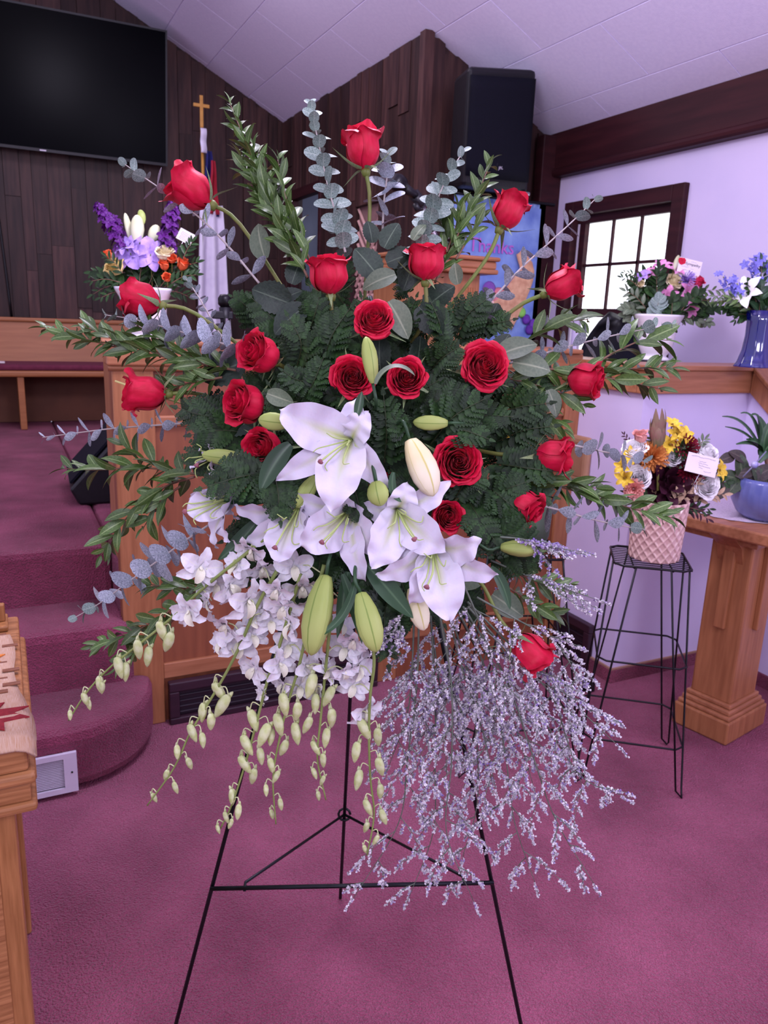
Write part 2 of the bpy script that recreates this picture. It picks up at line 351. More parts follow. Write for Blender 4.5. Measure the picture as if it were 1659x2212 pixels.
# window wall ------------------------------------------------------
WX = 2.94
wy0, wy1, wz0, wz1 = 2.84, 3.71, 1.02, 2.07
struct('wall_right', MB().box((WX, -2.6, 0), (WX+.1, wy0+.06, 2.43)).box((WX, wy1-.06, 0), (WX+.1, 3.9, 2.43)).box((WX, wy0+.06, 0), (WX+.1, wy1-.06, wz0+.05)).box((WX, wy0+.06, wz1-.06), (WX+.1, wy1-.06, 2.43)), K['wall'], 'lavender white wall with the window', smooth=False)
struct('trim_4', MB().box((WX-.055, -2.6, 2.215), (WX+.05, 3.87, 2.445)).tube([(WX-.05, -2.6, 2.235), (WX-.05, 3.87, 2.235)], .022, 10), K['darkwood'], 'long dark wooden beam under the sloping ceiling', smooth=False)
win = struct('window_1', MB().box((WX-.03, wy0, wz0), (WX+.02, wy0+.075, wz1)).box((WX-.03, wy1-.075, wz0), (WX+.02, wy1, wz1)).box((WX-.03, wy0+.075, wz1-.075), (WX+.02, wy1-.075, wz1)).box((WX-.05, wy0-.02, wz0-.03), (WX+.02, wy1+.02, wz0+.03)), K['darkwood'], 'small dark framed window with bright frosted panes', smooth=False, bevel=.005)
gy0, gy1 = wy0+.10, wy1-.12
part('sash', MB().box((WX+.02, wy0+.07, 1.455), (WX+.05, wy1-.07, 1.50)).box((WX+.02, wy0+.07, 1.955), (WX+.05, wy1-.07, 2.0)).box((WX+.02, wy0+.07, 1.50), (WX+.05, gy0+.015, 1.955)).box((WX+.02, gy1-.015, 1.5), (WX+.05, gy1+.03, 1.955)), K['darkwood'], win, smooth=False)
part('sash', MB().box((WX+.05, gy0, 1.07), (WX+.07, gy0+.02, 1.46)).box((WX+.05, gy1-.02, 1.07), (WX+.07, gy1, 1.46)), K['whitemetal'], win, smooth=False)
part('jamb', MB().box((WX+.02, gy1+.03, 1.05), (WX+.03, wy1-.07, 1.96)), K['whitemetal'], win, smooth=False)
def glassmat():
    m = mat('frosted_pane', rgb(225, 235, 255), .3, rgb(255, 255, 255), 30, noisebias=(.3, .5)); n = m.node_tree.nodes; p = n['Principled BSDF']
    rmp = [x for x in n if x.type == 'VALTORGB'][0]; m.node_tree.links.new(rmp.outputs[0], p.inputs['Emission Color']); p.inputs['Emission Strength'].default_value = 1.5; return m
gm = glassmat(); pw = (gy1-gy0-.03)/3
for i in range(3):
    for z0, z1 in ((1.50, 1.725), (1.74, 1.955)):
        part('pane', MB().box((WX+.045, gy0+.015+i*pw+.006, z0), (WX+.049, gy0+.015+(i+1)*pw-.006, z1)), gm, win, smooth=False)
part('pane', MB().box((WX+.055, gy0+.02, 1.07), (WX+.06, gy1-.02, 1.455)), gm, win, smooth=False)
for i in (1, 2): part('muntin', MB().box((WX+.03, gy0+.015+i*pw-.006, 1.5), (WX+.05, gy0+.015+i*pw+.006, 1.955)), K['darkwood'], win, smooth=False)
part('muntin', MB().box((WX+.03, gy0+.015, 1.725), (WX+.05, gy1-.015, 1.74)), K['darkwood'], win, smooth=False)
# half wall on the right (choir box) -------------------------------
HX, HY, HZ = 2.135, 2.157, 1.18
struct('wall_choir', MB().box((HX, HY, 0), (2.93, HY+.10, HZ)).box((HX, HY+.1, 0), (HX+.1, 2.70, HZ)).add([(x, y, z) for x in (2.70, 2.80) for y, z in ((HY, 0), (.6, 0), (.6, .96), (1.85, .96), (HY, 1.18))], [(0,1,2,3,4), (9,8,7,6,5)]+[(i, 5+i, 5+(i+1) % 5, (i+1) % 5) for i in range(5)]), K['wall'], 'low lavender white half wall under the wooden ledge', smooth=False)
struct('trim_5', MB().box((HX-.022, HY-.022, HZ-.012), (2.70, HY+.02, 1.255)).box((HX-.022, HY+.02, HZ-.012), (HX+.02, 2.72, 1.255)), K['oakx'], 'oak fascia board of the ledge', smooth=False, bevel=.004)
struct('trim_6', MB().box((HX-.034, HY-.034, 1.255), (2.934, HY+.20, 1.274)).box((HX-.034, HY+.2, 1.255), (HX+.17, 2.72, 1.274)), K['oakx'], 'flat oak ledge carrying the flower vases', smooth=False, bevel=.004)
struct('trim_7', MB().add([(x, y, z) for x in (2.672, 2.71) for y, z in ((HY-.023, 1.168), (1.85, .95), (.6, .95), (.6, 1.035), (1.85, 1.035), (HY-.023, 1.255))], [(0,1,2,3,4,5), (11,10,9,8,7,6)]+[(i, 6+i, 6+(i+1) % 6, (i+1) % 6) for i in range(6)]), K['oak'], 'oak fascia of the ledge running toward the viewer', smooth=False, bevel=.004)
struct('trim_8', MB().add([(x, y, z) for x in (2.66, 2.82) for y, z in ((HY-.035, 1.25), (1.845, 1.035), (.6, 1.035), (.6, 1.054), (1.855, 1.054), (HY-.035, 1.272))], [(0,1,2,3,4,5), (11,10,9,8,7,6)]+[(i, 6+i, 6+(i+1) % 6, (i+1) % 6) for i in range(6)]), K['oak'], 'flat oak ledge top running toward the viewer', smooth=False, bevel=.004)
struct('baseboard_right', MB().box((HX-.012, HY-.012, 0), (2.70, HY, .055)).box((HX-.012, HY, 0), (HX, 2.5, .055)).box((2.688, -1.5, 0), (2.7, HY-.012, .055)), K['carpet2'], 'rose carpet strip along the foot of the half wall', smooth=False)
struct('trim_9', MB().box((HX-.010, HY-.010, .055), (2.70, HY, .061)).box((HX-.010, HY, .055), (HX, 2.29, .061)), mat('tan_edging', rgb(150, 112, 92), .7, rgb(160, 122, 102), 20), 'thin tan edging above the carpet strip', smooth=False)
# dark return-air panel on the side of the half wall
def dark_vent(name, label, mfun, ln, ht):
    t = thing(name, label, 'vent', mfun(0, 0, 0))
    def bb(nm, u0, u1, z0, z1, d0, d1, mt):
        a, b = mfun(u0, d0, z0), mfun(u1, d1, z1)
        part(nm, MB().box([min(a[i], b[i]) for i in range(3)], [max(a[i], b[i]) for i in range(3)]), mt, t, smooth=False, bevel=.004)
    dk = mat(name+'_dark', rgb(44, 24, 36), .45, rgb(54, 30, 42), 8, (1, 1, 6)); dk2 = mat(name+'_recess', rgb(30, 18, 30), .5, rgb(36, 22, 34), 8)
    bb('frame', 0, ln, ht-.035, ht, 0, .03, dk); bb('frame', 0, ln, 0, .025, 0, .03, dk); bb('frame', 0, .035, .025, ht-.035, 0, .03, dk); bb('frame', ln-.035, ln, .025, ht-.035, 0, .03, dk)
    bb('panel', .035, ln-.035, .025, ht-.035, 0, .012, dk2)
    for i in range(4): bb('slat', .035, ln-.035, .035+i*(ht-.075)/4, .035+i*(ht-.075)/4+.008, .012, .018, dk2)
dark_vent('air_vent', 'dark wooden vent panel at the foot of the half wall', lambda u, d, z: V((HX-.001-d, 2.275+u, z)), .23, .20)
# panelled rail in front of the platform ---------------------------
PY = 2.508; RZ = 1.308
rail = struct('wall_platform_rail', MB().box((.30, PY+.012, 0), (HX, PY+.06, RZ-.08)), K['oakp'], 'panelled oak rail in front of the platform', smooth=False)
for x0, x1 in ((.30, .425), (1.22, 1.33), (2.06, HX)): part('stile', MB().box((x0, PY-.004, .0), (x1, PY+.014, RZ-.08)), K['oak'], rail, smooth=False, bevel=.004)
for x0, x1 in ((.425, 1.22), (1.33, 2.06)):
    part('bottom_rail', MB().box((x0, PY-.002, .165), (x1, PY+.013, .22)), K['oakx'], rail, smooth=False, bevel=.003)
    part('moulding', MB().box((x0, PY-.0, 1.04), (x1, PY+.013, 1.075)), K['oakx'], rail, smooth=False, bevel=.006)
part('fascia', MB().box((.285, PY-.022, RZ-.075), (HX-.023, PY+.06, RZ-.014)), K['oakx'], rail, smooth=False, bevel=.006)
part('cove', MB().tube([(.29, PY-.004, RZ-.082), (HX-.03, PY-.004, RZ-.082)], .011, 8), K['oakx'], rail)
part('cap', MB().box((.27, PY-.036, RZ-.014), (HX-.036, PY+.24, RZ+.004)), K['oakx'], rail, smooth=False, bevel=.006)
part('end_panel', MB().box((.30, PY+.06, .595), (.34, PY+.2, RZ-.014)), K['oak'], rail, smooth=False)
dark_vent('air_vent', 'long dark wooden vent at the foot of the oak rail', lambda u, d, z: V((.435+u, PY-.005-d, z)), .80, .158)
# white register grille in the lowest step
gr = thing('floor_register', 'white slatted metal register in the lowest step', 'register', (.0, 2.185, .013))
gx0, gx1, gz0, gz1 = -.22, .112, .015, .142
for a, b in (((gx0, 2.176, gz0), (gx1, 2.188, gz0+.016)), ((gx0, 2.176, gz1-.016), (gx1, 2.188, gz1)), ((gx1-.036, 2.176, gz0+.016), (gx1, 2.188, gz1-.016))): part('frame', MB().box(a, b), K['whitemetal'], gr, smooth=False)
part('backing', MB().box((gx0, 2.187, gz0), (gx1-.036, 2.189, gz1)), K['blackplastic'], gr, smooth=False)
for i in range(17):
    z = gz0+.022+i*.0054
    part('slat', MB().add([(gx0, 2.1815, z), (gx1-.036, 2.1815, z), (gx1-.036, 2.185, z+.0014), (gx0, 2.185, z+.0014), (gx0, 2.1815, z-.0012), (gx1-.036, 2.1815, z-.0012), (gx1-.036, 2.185, z+.0004), (gx0, 2.185, z+.0004)], [(0,1,2,3),(7,6,5,4),(0,4,5,1),(2,6,7,3)]), K['whitemetal'], gr, smooth=False)
part('screw', MB().lathe([(0, 0), (.003, 0), (.003, .002), (0, .002)], 8, frameZ(V((gx1-.015, 2.176, .08)), (0, -1, 0))), K['blackmetal'], gr)
# ================================================================== furniture behind the flowers
# television
tr, br_ = on(368, 67, 1, 5.93), on(359, 359, 1, 6.05); dzv = (tr-br_); tw = 1.62
tv = thing('television', 'large black flat screen television hung on the plank wall', 'television', br_+V((-.8, 0, 0)))
ux = V((1, 0, 0)); uz = (V((0, tr.y, tr.z))-V((0, br_.y, br_.z))); hh = uz.length; uz.normalize(); un = ux.cross(uz)   # un points back
o0 = V((br_.x+.01, br_.y, br_.z)); mt_ = M(((ux.x, un.x, uz.x, o0.x), (ux.y, -un.y*-1, uz.y, o0.y), (ux.z, un.z, uz.z, o0.z), (0, 0, 0, 1)))
yb = un if un.y > 0 else -un
mt_ = M(((ux.x, yb.x, uz.x, o0.x), (ux.y, yb.y, uz.y, o0.y), (ux.z, yb.z, uz.z, o0.z), (0, 0, 0, 1)))
part('housing', MB().box((-tw, .006, 0), (0, .05, hh), mt_), K['blackplastic'], tv, smooth=False, bevel=.004)
part('screen', MB().box((-tw+.012, .002, .018), (-.012, .007, hh-.012), mt_), K['screen'], tv, smooth=False)
for a in (((-tw, 0, 0), (0, .008, .018)), ((-tw, 0, hh-.012), (0, .008, hh)), ((-.012, 0, .018), (0, .008, hh-.012)), ((-tw, 0, .018), (-tw+.012, .008, hh-.012))): part('bezel', MB().box(*a, mt_), K['blackplastic'], tv, smooth=False)
part('badge', MB().box((-.84, -.002, .004), (-.80, .001, .012), mt_), K['whitemetal'], tv, smooth=False)
part('mount', MB().box((-1.1, .05, .25), (-.5, .13, .6), mt_), K['blackmetal'], tv, smooth=False)
part('cable', MB().tube(cr([mt_ @ V((-1.16, .04, .05)), V((.03, 6.16, 2.3)), V((.06, 6.165, 1.9)), V((.09, 6.165, 1.3))], 14), .008, 6), K['blackmetal'], tv)
# pew
pw_ = thing('church_pew', 'long oak pew with a maroon seat cushion against the plank wall', 'pew', (-.3, 5.85, .595))
px0, px1 = -1.9, .98
part('backrest', MB().add([(px0, 6.0, 1.0), (px1, 6.0, 1.0), (px1, 6.09, 1.30), (px0, 6.09, 1.30), (px0, 6.04, 1.0), (px1, 6.04, 1.0), (px1, 6.12, 1.30), (px0, 6.12, 1.30)], [(0,1,2,3),(7,6,5,4),(0,4,5,1),(1,5,6,2),(2,6,7,3),(3,7,4,0)]), K['pew'], pw_, smooth=False)
part('top_rail', MB().box((px0, 6.07, 1.29), (px1, 6.14, 1.318)), K['pew'], pw_, smooth=False, bevel=.008)
part('seat', MB().box((px0, 5.60, .945), (px1, 6.04, .985)), K['pew'], pw_, smooth=False, bevel=.012)
part('cushion', MB().box((px0, 5.62, .985), (px1, 6.0, 1.025)), K['maroon'], pw_, smooth=False, bevel=.015)
for x in (.085, -1.5): part('leg', MB().box((x, 5.62, .597), (x+.04, 6.05, .945)), K['pew'], pw_, smooth=False, bevel=.004)
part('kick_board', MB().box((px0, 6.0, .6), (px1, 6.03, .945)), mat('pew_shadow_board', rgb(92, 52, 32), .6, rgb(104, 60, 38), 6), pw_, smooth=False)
pp = on(2, 759, 2, 1.03)
tag(part('paper_sheet', MB().box((-.22, 5.72, 1.0265), (.02, 5.9, 1.0285)), K['card'], None, smooth=False), 'white paper lying on the maroon pew cushion', 'paper')
# christian flag on a pole with gold cross
fl = thing('flag', 'white flag with blue corner and red cross on a pole topped by a gold cross', 'flag', on(452, 720, 1, 5.75))
ftop = on(436, 285, 1, 5.8); fbot = V((ftop.x+.02, 5.8, .597))
part('pole', MB().tube([fbot, ftop+V((0, 0, .03))], .011, 8), K['gold'], fl)
cz = ftop+V((0, 0, .03)); part('cross', MB().box((-.011, -.008, 0), (.011, .008, .20), M.Translation(cz)).box((-.055, -.0075, .125), (.055, .0075, .147), M.Translation(cz)), K['gold'], fl, smooth=False, bevel=.002)
part('base', MB().lathe([(.14, 0), (.14, .02), (.05, .05), (.02, .09), (.0, .09)], 20, M.Translation(fbot)), K['gold'], fl)
def drape(x0, x1, z0, z1, y, folds, amp, mt, name, taper=1.0, skew=0.0):
    def fn(u, v):
        z = z1+(z0-z1)*u; w_ = (x1-x0)*(taper+(1-taper)*u); cx_ = (x0+x1)/2+skew*u
        return V((cx_+w_*(v-.5), y-amp*(.35+.65*u)*math.sin(v*6.28*folds+u*.8)-.01*math.sin(9*u), z))
    return part(name, MB().grid(fn, 18, 30), mt, fl, solid=.002)
a, b = on(420, 480, 1, 5.78), on(492, 705, 1, 5.78)
drape(a.x-.02, b.x+.01, b.z-.3, a.z+.12, 5.74, 2.2, .035, K['flagwhite'], 'white_field', .62, .01)
a, b = on(432, 325, 1, 5.78), on(470, 470, 1, 5.78)
drape(a.x, b.x, b.z, a.z, 5.765, 1.2, .03, K['flagblue'], 'blue_canton', .3, .0)
a, b = on(436, 345, 1, 5.74), on(472, 465, 1, 5.74)
drape(a.x+.04, b.x, b.z, a.z, 5.725, 1.0, .02, K['flagred'], 'red_cross', .4, .0)
a, b = on(432, 277, 1, 5.76), on(446, 332, 1, 5.76)
drape(a.x, b.x, b.z, a.z, 5.75, .5, .01, K['flagwhite'], 'hoist_sleeve', 1.0, .0)
# stage monitor wedge on the platform
mw = thing('stage_monitor', 'black wedge stage monitor on the platform carpet behind the oak rail', 'speaker', (.42, 3.5, .596))
prof = [(.25, .596), (.215, .665), (.49, .965), (.64, .94), (.88, .70), (.88, .596)]
part('cabinet', MB().add([(x, 3.36, z) for x, z in prof]+[(x+.02, 3.80, z) for x, z in prof], [tuple(range(5, -1, -1)), tuple(range(6, 12))]+[(i, (i+1) % 6, 6+(i+1) % 6, 6+i) for i in range(6)]), K['blackplastic'], mw, smooth=False, bevel=.01)
part('grille', MB().add([(.225, 3.39, .683), (.482, 3.39, .963), (.498, 3.77, .963), (.24, 3.77, .683), (.218, 3.39, .69), (.475, 3.39, .97), (.49, 3.77, .97), (.233, 3.77, .69)], [(0,1,2,3),(7,6,5,4),(0,4,5,1),(1,5,6,2),(2,6,7,3),(3,7,4,0)]), K['grillecloth'], mw, smooth=False)
# pulpit
QY = 2.95; a = on(868, 533, 1, QY); b = on(1083, 562, 1, QY)
pu = thing('pulpit', 'oak pulpit with a moulded top standing behind the rail', 'pulpit', ((a.x+b.x)/2, QY+.2, .596))
qz = (a.z+b.z)/2
part('top', MB().box((a.x, QY, qz-.018), (b.x, QY+.42, qz)), K['oakx'], pu, smooth=False, bevel=.008)
part('top_moulding', MB().box((a.x+.012, QY+.012, qz-.052), (b.x-.012, QY+.41, qz-.018)), K['oakx'], pu, smooth=False, bevel=.008)
part('lower_moulding', MB().box((a.x+.004, QY+.004, qz-.072), (b.x-.006, QY+.415, qz-.052)), K['oakx'], pu, smooth=False, bevel=.006)
part('body', MB().box((a.x+.05, QY+.05, .72), (b.x-.07, QY+.37, qz-.072)), K['oak'], pu, smooth=False, bevel=.006)
for i in range(4): part('flute', MB().tube([(b.x-.10-i*.012, QY+.049, qz-.62), (b.x-.10-i*.012, QY+.049, qz-.13)], .0045, 6), K['oakx'], pu)
part('plinth', MB().box((a.x+.02, QY+.02, .597), (b.x-.03, QY+.4, .72)), K['oak'], pu, smooth=False, bevel=.01)
# microphones
mc = thing('pulpit_microphone', 'black microphone in a clip on an angled stand above the pulpit', 'microphone', at(935, 505, 3.15))
d = 3.15
part('stand_tube', MB().tube([at(904, 428, d), at(938, 505, d+.05), at(960, 580, d+.08)], .012, 8), K['chrome'], mc)
part('clip', MB().tube([at(893, 418, d), at(915, 445, d)], .024, 8).tube([at(898, 440, d), at(905, 455, d)], .016, 8), K['blackplastic'], mc)
part('body', MB().tube([at(868, 402, d-.06), at(905, 428, d)], [.022, .014], 10), K['blackplastic'], mc)
part('head', MB().lathe([(0, -.03), (.022, -.03), (.034, -.015), (.036, .01), (.028, .03), (.0, .036)], 14, frameZ(at(862, 397, d-.07), at(855, 390, d-.1)-at(880, 410, d-.05))), K['blackmetal'], mc)
m2 = thing('vocal_microphone', 'black microphone upright in a clip in front of the white flag', 'microphone', at(488, 720, 3.0))
d = 3.0
part('stand', MB().tube([at(489, 688, d), V((at(489, 760, d).x, at(489, 760, d).y, .6))], .009, 8), K['chrome'], m2)
part('head', MB().lathe([(0, 0), (.018, 0), (.027, .012), (.027, .034), (.018, .048), (0, .05)], 14, M.Translation(at(486, 664, d))), K['blackmetal'], m2)
part('body', MB().lathe([(.016, -.09), (.024, 0), (0, 0)], 12, M.Translation(at(486, 664, d))), K['blackplastic'], m2)
part('clip', MB().box((-.05, -.012, -.02), (.03, .012, .01), M.Translation(at(486, 678, d))), K['blackplastic'], m2, smooth=False, bevel=.004)
# hanging loudspeaker (trapezoid, bowed grille)
sp = thing('loudspeaker', 'black loudspeaker hung on the plank wall near the ceiling corner', 'speaker', on(1075, 290, 1, 3.8))
c0 = {k: on(*p, 1, yy) for k, p, yy in (('tl', (1012, 141), 3.46), ('tr', (1161, 150), 3.46), ('br', (1141, 420), 3.60), ('bl', (998, 402), 3.60))}
bk = V((.05, .30, .03)); tl, tr_, br2, bl = c0['tl'], c0['tr'], c0['br'], c0['bl']
part('cabinet', MB().add([tl, tr_, br2, bl, tl+bk+V((.05, 0, 0)), tr_+bk-V((.05, 0, 0)), br2+bk-V((.04, 0, 0)), bl+bk+V((.04, 0, 0))], [(3,2,1,0),(4,5,6,7),(0,1,5,4),(1,2,6,5),(2,3,7,6),(3,0,4,7)]), K['blackplastic'], sp, smooth=False, bevel=.022)
nf = ((tr_-tl).cross(bl-tl)).normalized(); nf = -nf if nf.y > 0 else nf
def spf(u, v):
    p = tl.lerp(tr_, .03+.94*v).lerp(bl.lerp(br2, .03+.94*v), .07+.83*u); return p+nf*(.006+.022*(1-(2*v-1)**2))
part('grille', MB().grid(spf, 8, 12), K['grillecloth'], sp, solid=.004)
p0 = tl.lerp(tr_, .5).lerp(bl.lerp(br2, .5), .80)+nf*.031; ex = (tr_-tl).normalized(); ez = (tl-bl).normalized()
mb_ = M(((ex.x, ez.x, nf.x, p0.x), (ex.y, ez.y, nf.y, p0.y), (ex.z, ez.z, nf.z, p0.z), (0, 0, 0, 1)))
bd = part('badge', MB().box((-.022, -.022, -.004), (.022, .022, .0), mb_), mat('badge_frame', rgb(40, 36, 46), .4, rgb(46, 42, 52), 30), sp, smooth=False)
def text(name, body, size, mw_, mt, parent, extrude=.0005):
    c = bpy.data.curves.new(name, 'FONT'); c.body = body; c.size = size; c.align_x = 'CENTER'; c.align_y = 'CENTER'; c.extrude = extrude; c.resolution_u = 2
    t = bpy.data.objects.new(name, c); COL.objects.link(t); bpy.context.view_layer.update()
    me = bpy.data.meshes.new_from_object(t.evaluated_get(bpy.context.evaluated_depsgraph_get())); bpy.data.objects.remove(t); me.materials.clear(); me.materials.append(mt)
    return link(name, me, mw_, parent)
text('lettering', 'JBL', .02, mb_ @ M.Translation((0, 0, .0005)), K['whitemetal'], bd)
part('corner_guard', MB().box((-.03, -.02, -.01), (.0, .0, .01), M.Translation(br2)), K['chrome'], sp, smooth=False, bevel=.006)
part('bracket', MB().tube([tl.lerp(br2, .5)+V((0, .30, 0)), V((tl.lerp(br2, .5).x, 3.87, tl.lerp(br2, .5).z))], .03, 8), K['blackmetal'], sp)
# thanksgiving banner
BY = 3.80; a = on(983, 418, 1, BY); b = on(1180, 440, 1, BY); c = on(1165, 735, 1, BY)
bn = thing('harvest_banner', 'blue fabric banner with pink lettering and a horn of plenty on the dark wall', 'banner', ((a.x+b.x)/2, BY, c.z))
K['ban'] = mat('banner_cloth', rgb(96, 118, 196), .85, rgb(140, 164, 222), 9, noisebias=(.3, .7)); K['banb'] = mat('banner_border', rgb(84, 104, 176), .85, rgb(150, 176, 226), 24)
x0, x1, zt, zb = a.x, b.x, (a.z+b.z)/2, c.z-.12
part('border', MB().box((x0, BY, zb), (x1, BY+.006, zt)), K['banb'], bn, smooth=False)
part('cloth', MB().box((x0+.035, BY-.004, zb+.035), (x1-.035, BY, zt-.03)), K['ban'], bn, smooth=False)
part('rod', MB().tube([(x0-.02, BY-.01, zt), (x1+.05, BY-.01, zt)], .008, 8), K['blackmetal'], bn)
tp = on(1062, 533, 1, BY-.008)
text('lettering', 'Thanks', .105, M(((1, 0, 0, tp.x), (0, 0, -1, BY-.008), (0, 1, 0, tp.z), (0, 0, 0, 1))), mat('banner_letter', rgb(176, 92, 190), .8, rgb(190, 104, 200), 20), bn, .002)
def horn(u, v):
    ctr = cr([on(1120, 545, 1, BY-.02), on(1138, 585, 1, BY-.02), on(1112, 640, 1, BY-.02), on(1080, 690, 1, BY-.02)], 12)
    i = int(round(u*12)); r_ = .018+.085*(i/12)**.8; q = v*6.283; T = (ctr[min(i+1, 12)]-ctr[max(i-1, 0)]).normalized(); S = V((0, 1, 0)).cross(T)
    return ctr[i]+S*(r_*math.cos(q))+V((0, -.012*abs(math.sin(q)), 0))
part('horn', MB().grid(horn, 12, 16), mat('horn_basket', rgb(196, 140, 112), .8, rgb(220, 170, 140), 30), bn)
for (px_, py_, r_, cl) in ((1075, 640, .05, (206, 120, 130)), (1060, 665, .045, (230, 190, 190)), (1105, 655, .035, (110, 180, 130)), (1055, 625, .045, (120, 70, 160)), (1135, 690, .03, (90, 40, 150)), (1150, 700, .03, (100, 50, 160)), (1142, 712, .03, (84, 36, 140)), (1085, 700, .04, (214, 120, 60)), (1125, 675, .03, (120, 180, 80))):
    part('fruit', MB().lathe([(0, 0), (r_*.8, .002), (r_, .008), (r_*.7, .016), (0, .018)], 14, frameZ(on(px_, py_, 1, BY-.006), (0, -1, 0))), mat('fruit_patch', rgb(*cl), .8, rgb(*[min(255, q+14) for q in cl]), 30), bn)
# black office chair and trim seen over the ledge
ch = thing('black_chair', 'black round backed chair behind the ledge in front of the window', 'chair', on(1290, 760, 1, 2.75))
cc = on(1290, 735, 0, 2.75); 
def chf(u, v):
    q = (v-.5)*2; z = 1.02+.42*u; ww = .20*math.sqrt(max(0.02, 1-(max(0, u-.45)/.56)**2)); yv = cc.y-.02
    return V((cc.x+.10-.05*q*q+.03*u, yv-ww*q*1.15, z))
part('backrest', MB().grid(chf, 12, 12), K['blackplastic'], ch, solid=.05)
part('seat', MB().box((cc.x-.35, cc.y-.2, .98), (cc.x+.1, cc.y+.2, 1.04)), K['blackplastic'], ch, smooth=False, bevel=.02)
part('post', MB().tube([(cc.x-.1, cc.y, .6), (cc.x-.1, cc.y, .98)], .03, 8), K['blackmetal'], ch)
# tan plate on the half wall
pl = thing('wall_box', 'tan wooden box with rounded corners fixed to the half wall', 'box', (HX, 2.50, .87))
part('case', MB().box((HX-.028, 2.40, .775), (HX, 2.60, .965)), mat('tan_wood', rgb(168, 126, 96), .5, rgb(180, 138, 106), 12), pl, smooth=False, bevel=.012)
part('panel', MB().box((HX-.031, 2.425, .80), (HX-.027, 2.58, .94)), mat('tan_wood_dark', rgb(150, 108, 80), .5, rgb(160, 118, 90), 12), pl, smooth=False)
# small plug on the carpet
pg = thing('cable_plug', 'small black cable plug on the carpet at the half wall corner', 'plug', on(1270, 1490, 2, 0))
q0 = on(1270, 1492, 2, .0); part('plug_body', MB().box((-.018, -.02, 0.001), (.018, .02, .05), M.Translation(q0)), K['blackplastic'], pg, smooth=False, bevel=.005)
part('collar', MB().box((-.012, -.022, .05), (.012, .018, .062), M.Translation(q0)), K['chrome'], pg, smooth=False)
part('cord', MB().tube(cr([q0+V((-.02, 0, .01)), q0+V((-.15, -.02, .006)), q0+V((-.3, .05, .006)), q0+V((-.5, .1, .006))], 14), .005, 6), K['blackmetal'], pg)
# communion table at the left edge with runner ---------------------
tb = thing('communion_table', 'carved oak table at the left edge of the carpet', 'table', (-.25, 1.42, 0))
TX, TY, TZ = -.004, 1.19, .745
part('table_top', MB().box((-.9, TY, TZ-.05), (TX-.004, 1.75, TZ)), K['tblx'], tb, smooth=False, bevel=.006)
part('apron_panel', MB().box((-.9, TY+.004, TZ-.045), (TX-.022, TY+.02, TZ-.006)), K['tbl'], tb, smooth=False)
part('moulding', MB().box((-.9, TY-.006, TZ-.072), (TX+.006, 1.755, TZ-.05)), K['tblx'], tb, smooth=False, bevel=.008)
part('frieze', MB().box((-.9, TY+.004, TZ-.105), (TX-.004, 1.745, TZ-.072)), K['tblx'], tb, smooth=False, bevel=.003)
part('lower_moulding', MB().box((-.9, TY-.002, TZ-.122), (TX+.004, 1.75, TZ-.105)), K['tblx'], tb, smooth=False, bevel=.006)
for y in (TY+.02, 1.66):
    part('leg', MB().box((TX-.115, y, 0), (TX-.03, y+.075, TZ-.122)), K['tbl'], tb, smooth=False, bevel=.006)
part('leg_groove', MB().box((TX-.085, TY+.017, .12), (TX-.06, TY+.021, TZ-.2)), K['tblx'], tb, smooth=False)
part('side_board', MB().box((TX-.06, TY+.095, .05), (TX-.04, 1.66, TZ-.122)), K['tbl'], tb, smooth=False)
rn = thing('table_runner', 'woven autumn table runner with red maple leaves on the communion table', 'table runner', (-.12, 1.4, TZ+.002))
K['run'] = mat('woven_cotton', rgb(196, 146, 104), .9, rgb(222, 194, 172), 60, (60, 1, 1), bump=.5)
def runf(u, v):
    x = -.32+.322*u-.03*v; y = TY-.008+.44*v; z = TZ+.004+.002*math.sin(v*40)
    if x > TX-.012: z -= (x-TX+.012)*.9
    if v < .03: z -= .012
    return V((x+.006*math.sin(v*9), y, z))
part('weave', MB().grid(runf, 24, 60), K['run'], rn, solid=.004)
K['runbrown'] = mat('brown_yarn', rgb(120, 76, 56), .9, rgb(140, 92, 66), 90, bump=.4); K['runred'] = mat('dark_red_yarn', rgb(128, 28, 36), .9, rgb(146, 38, 44), 90, bump=.4); K['runor'] = mat('orange_yarn', rgb(206, 104, 50), .9, rgb(220, 140, 60), 60, bump=.4)
for k, yy in enumerate((1.36, 1.385, 1.41, 1.445, 1.48, 1.56, 1.62)):
    for i in range(8):
        x = -.30+i*.04+.02*(k % 2)
        if x < -.035: part('stripe', MB().box((x, yy, TZ+.0075), (x+.028, yy+.011, TZ+.0095)), K['runbrown'], rn, smooth=False)
def maple(cx, cy, s, rot):
    pr = [(0, 1), (.16, .62), (.34, .7), (.3, .4), (.85, .55), (.66, .28), (1, .12), (.6, -.06), (.72, -.36), (.3, -.25), (.05, -.3), (.04, -.7)]
    pts = pr+[(-x, y) for x, y in reversed(pr)]; return [(cx+s*(x*math.cos(rot)-y*math.sin(rot)), cy+s*(x*math.sin(rot)+y*math.cos(rot))) for x, y in pts]
part('maple_leaf', MB().prism(maple(-.085, 1.275, .085, -.35), TZ+.0075, TZ+.0098), K['runred'], rn, smooth=False)
part('maple_leaf', MB().prism(maple(-.09, 1.50, .06, .3), TZ+.0075, TZ+.0098), K['runor'], rn, smooth=False)
part('maple_leaf', MB().prism(maple(-.24, 1.40, .08, 1.1), TZ+.0075, TZ+.0098), K['runor'], rn, smooth=False)
tag(link('hymn_stand', None, M.Translation(V((-.06, 1.70, TZ))), None), 'wooden stand at the far corner of the communion table', 'stand')
hs_ = bpy.data.objects['hymn_stand']
part('base', MB().box((-.12, 1.66, TZ+.001), (-.028, 1.74, TZ+.012)), K['tbl'], hs_, smooth=False, bevel=.003)
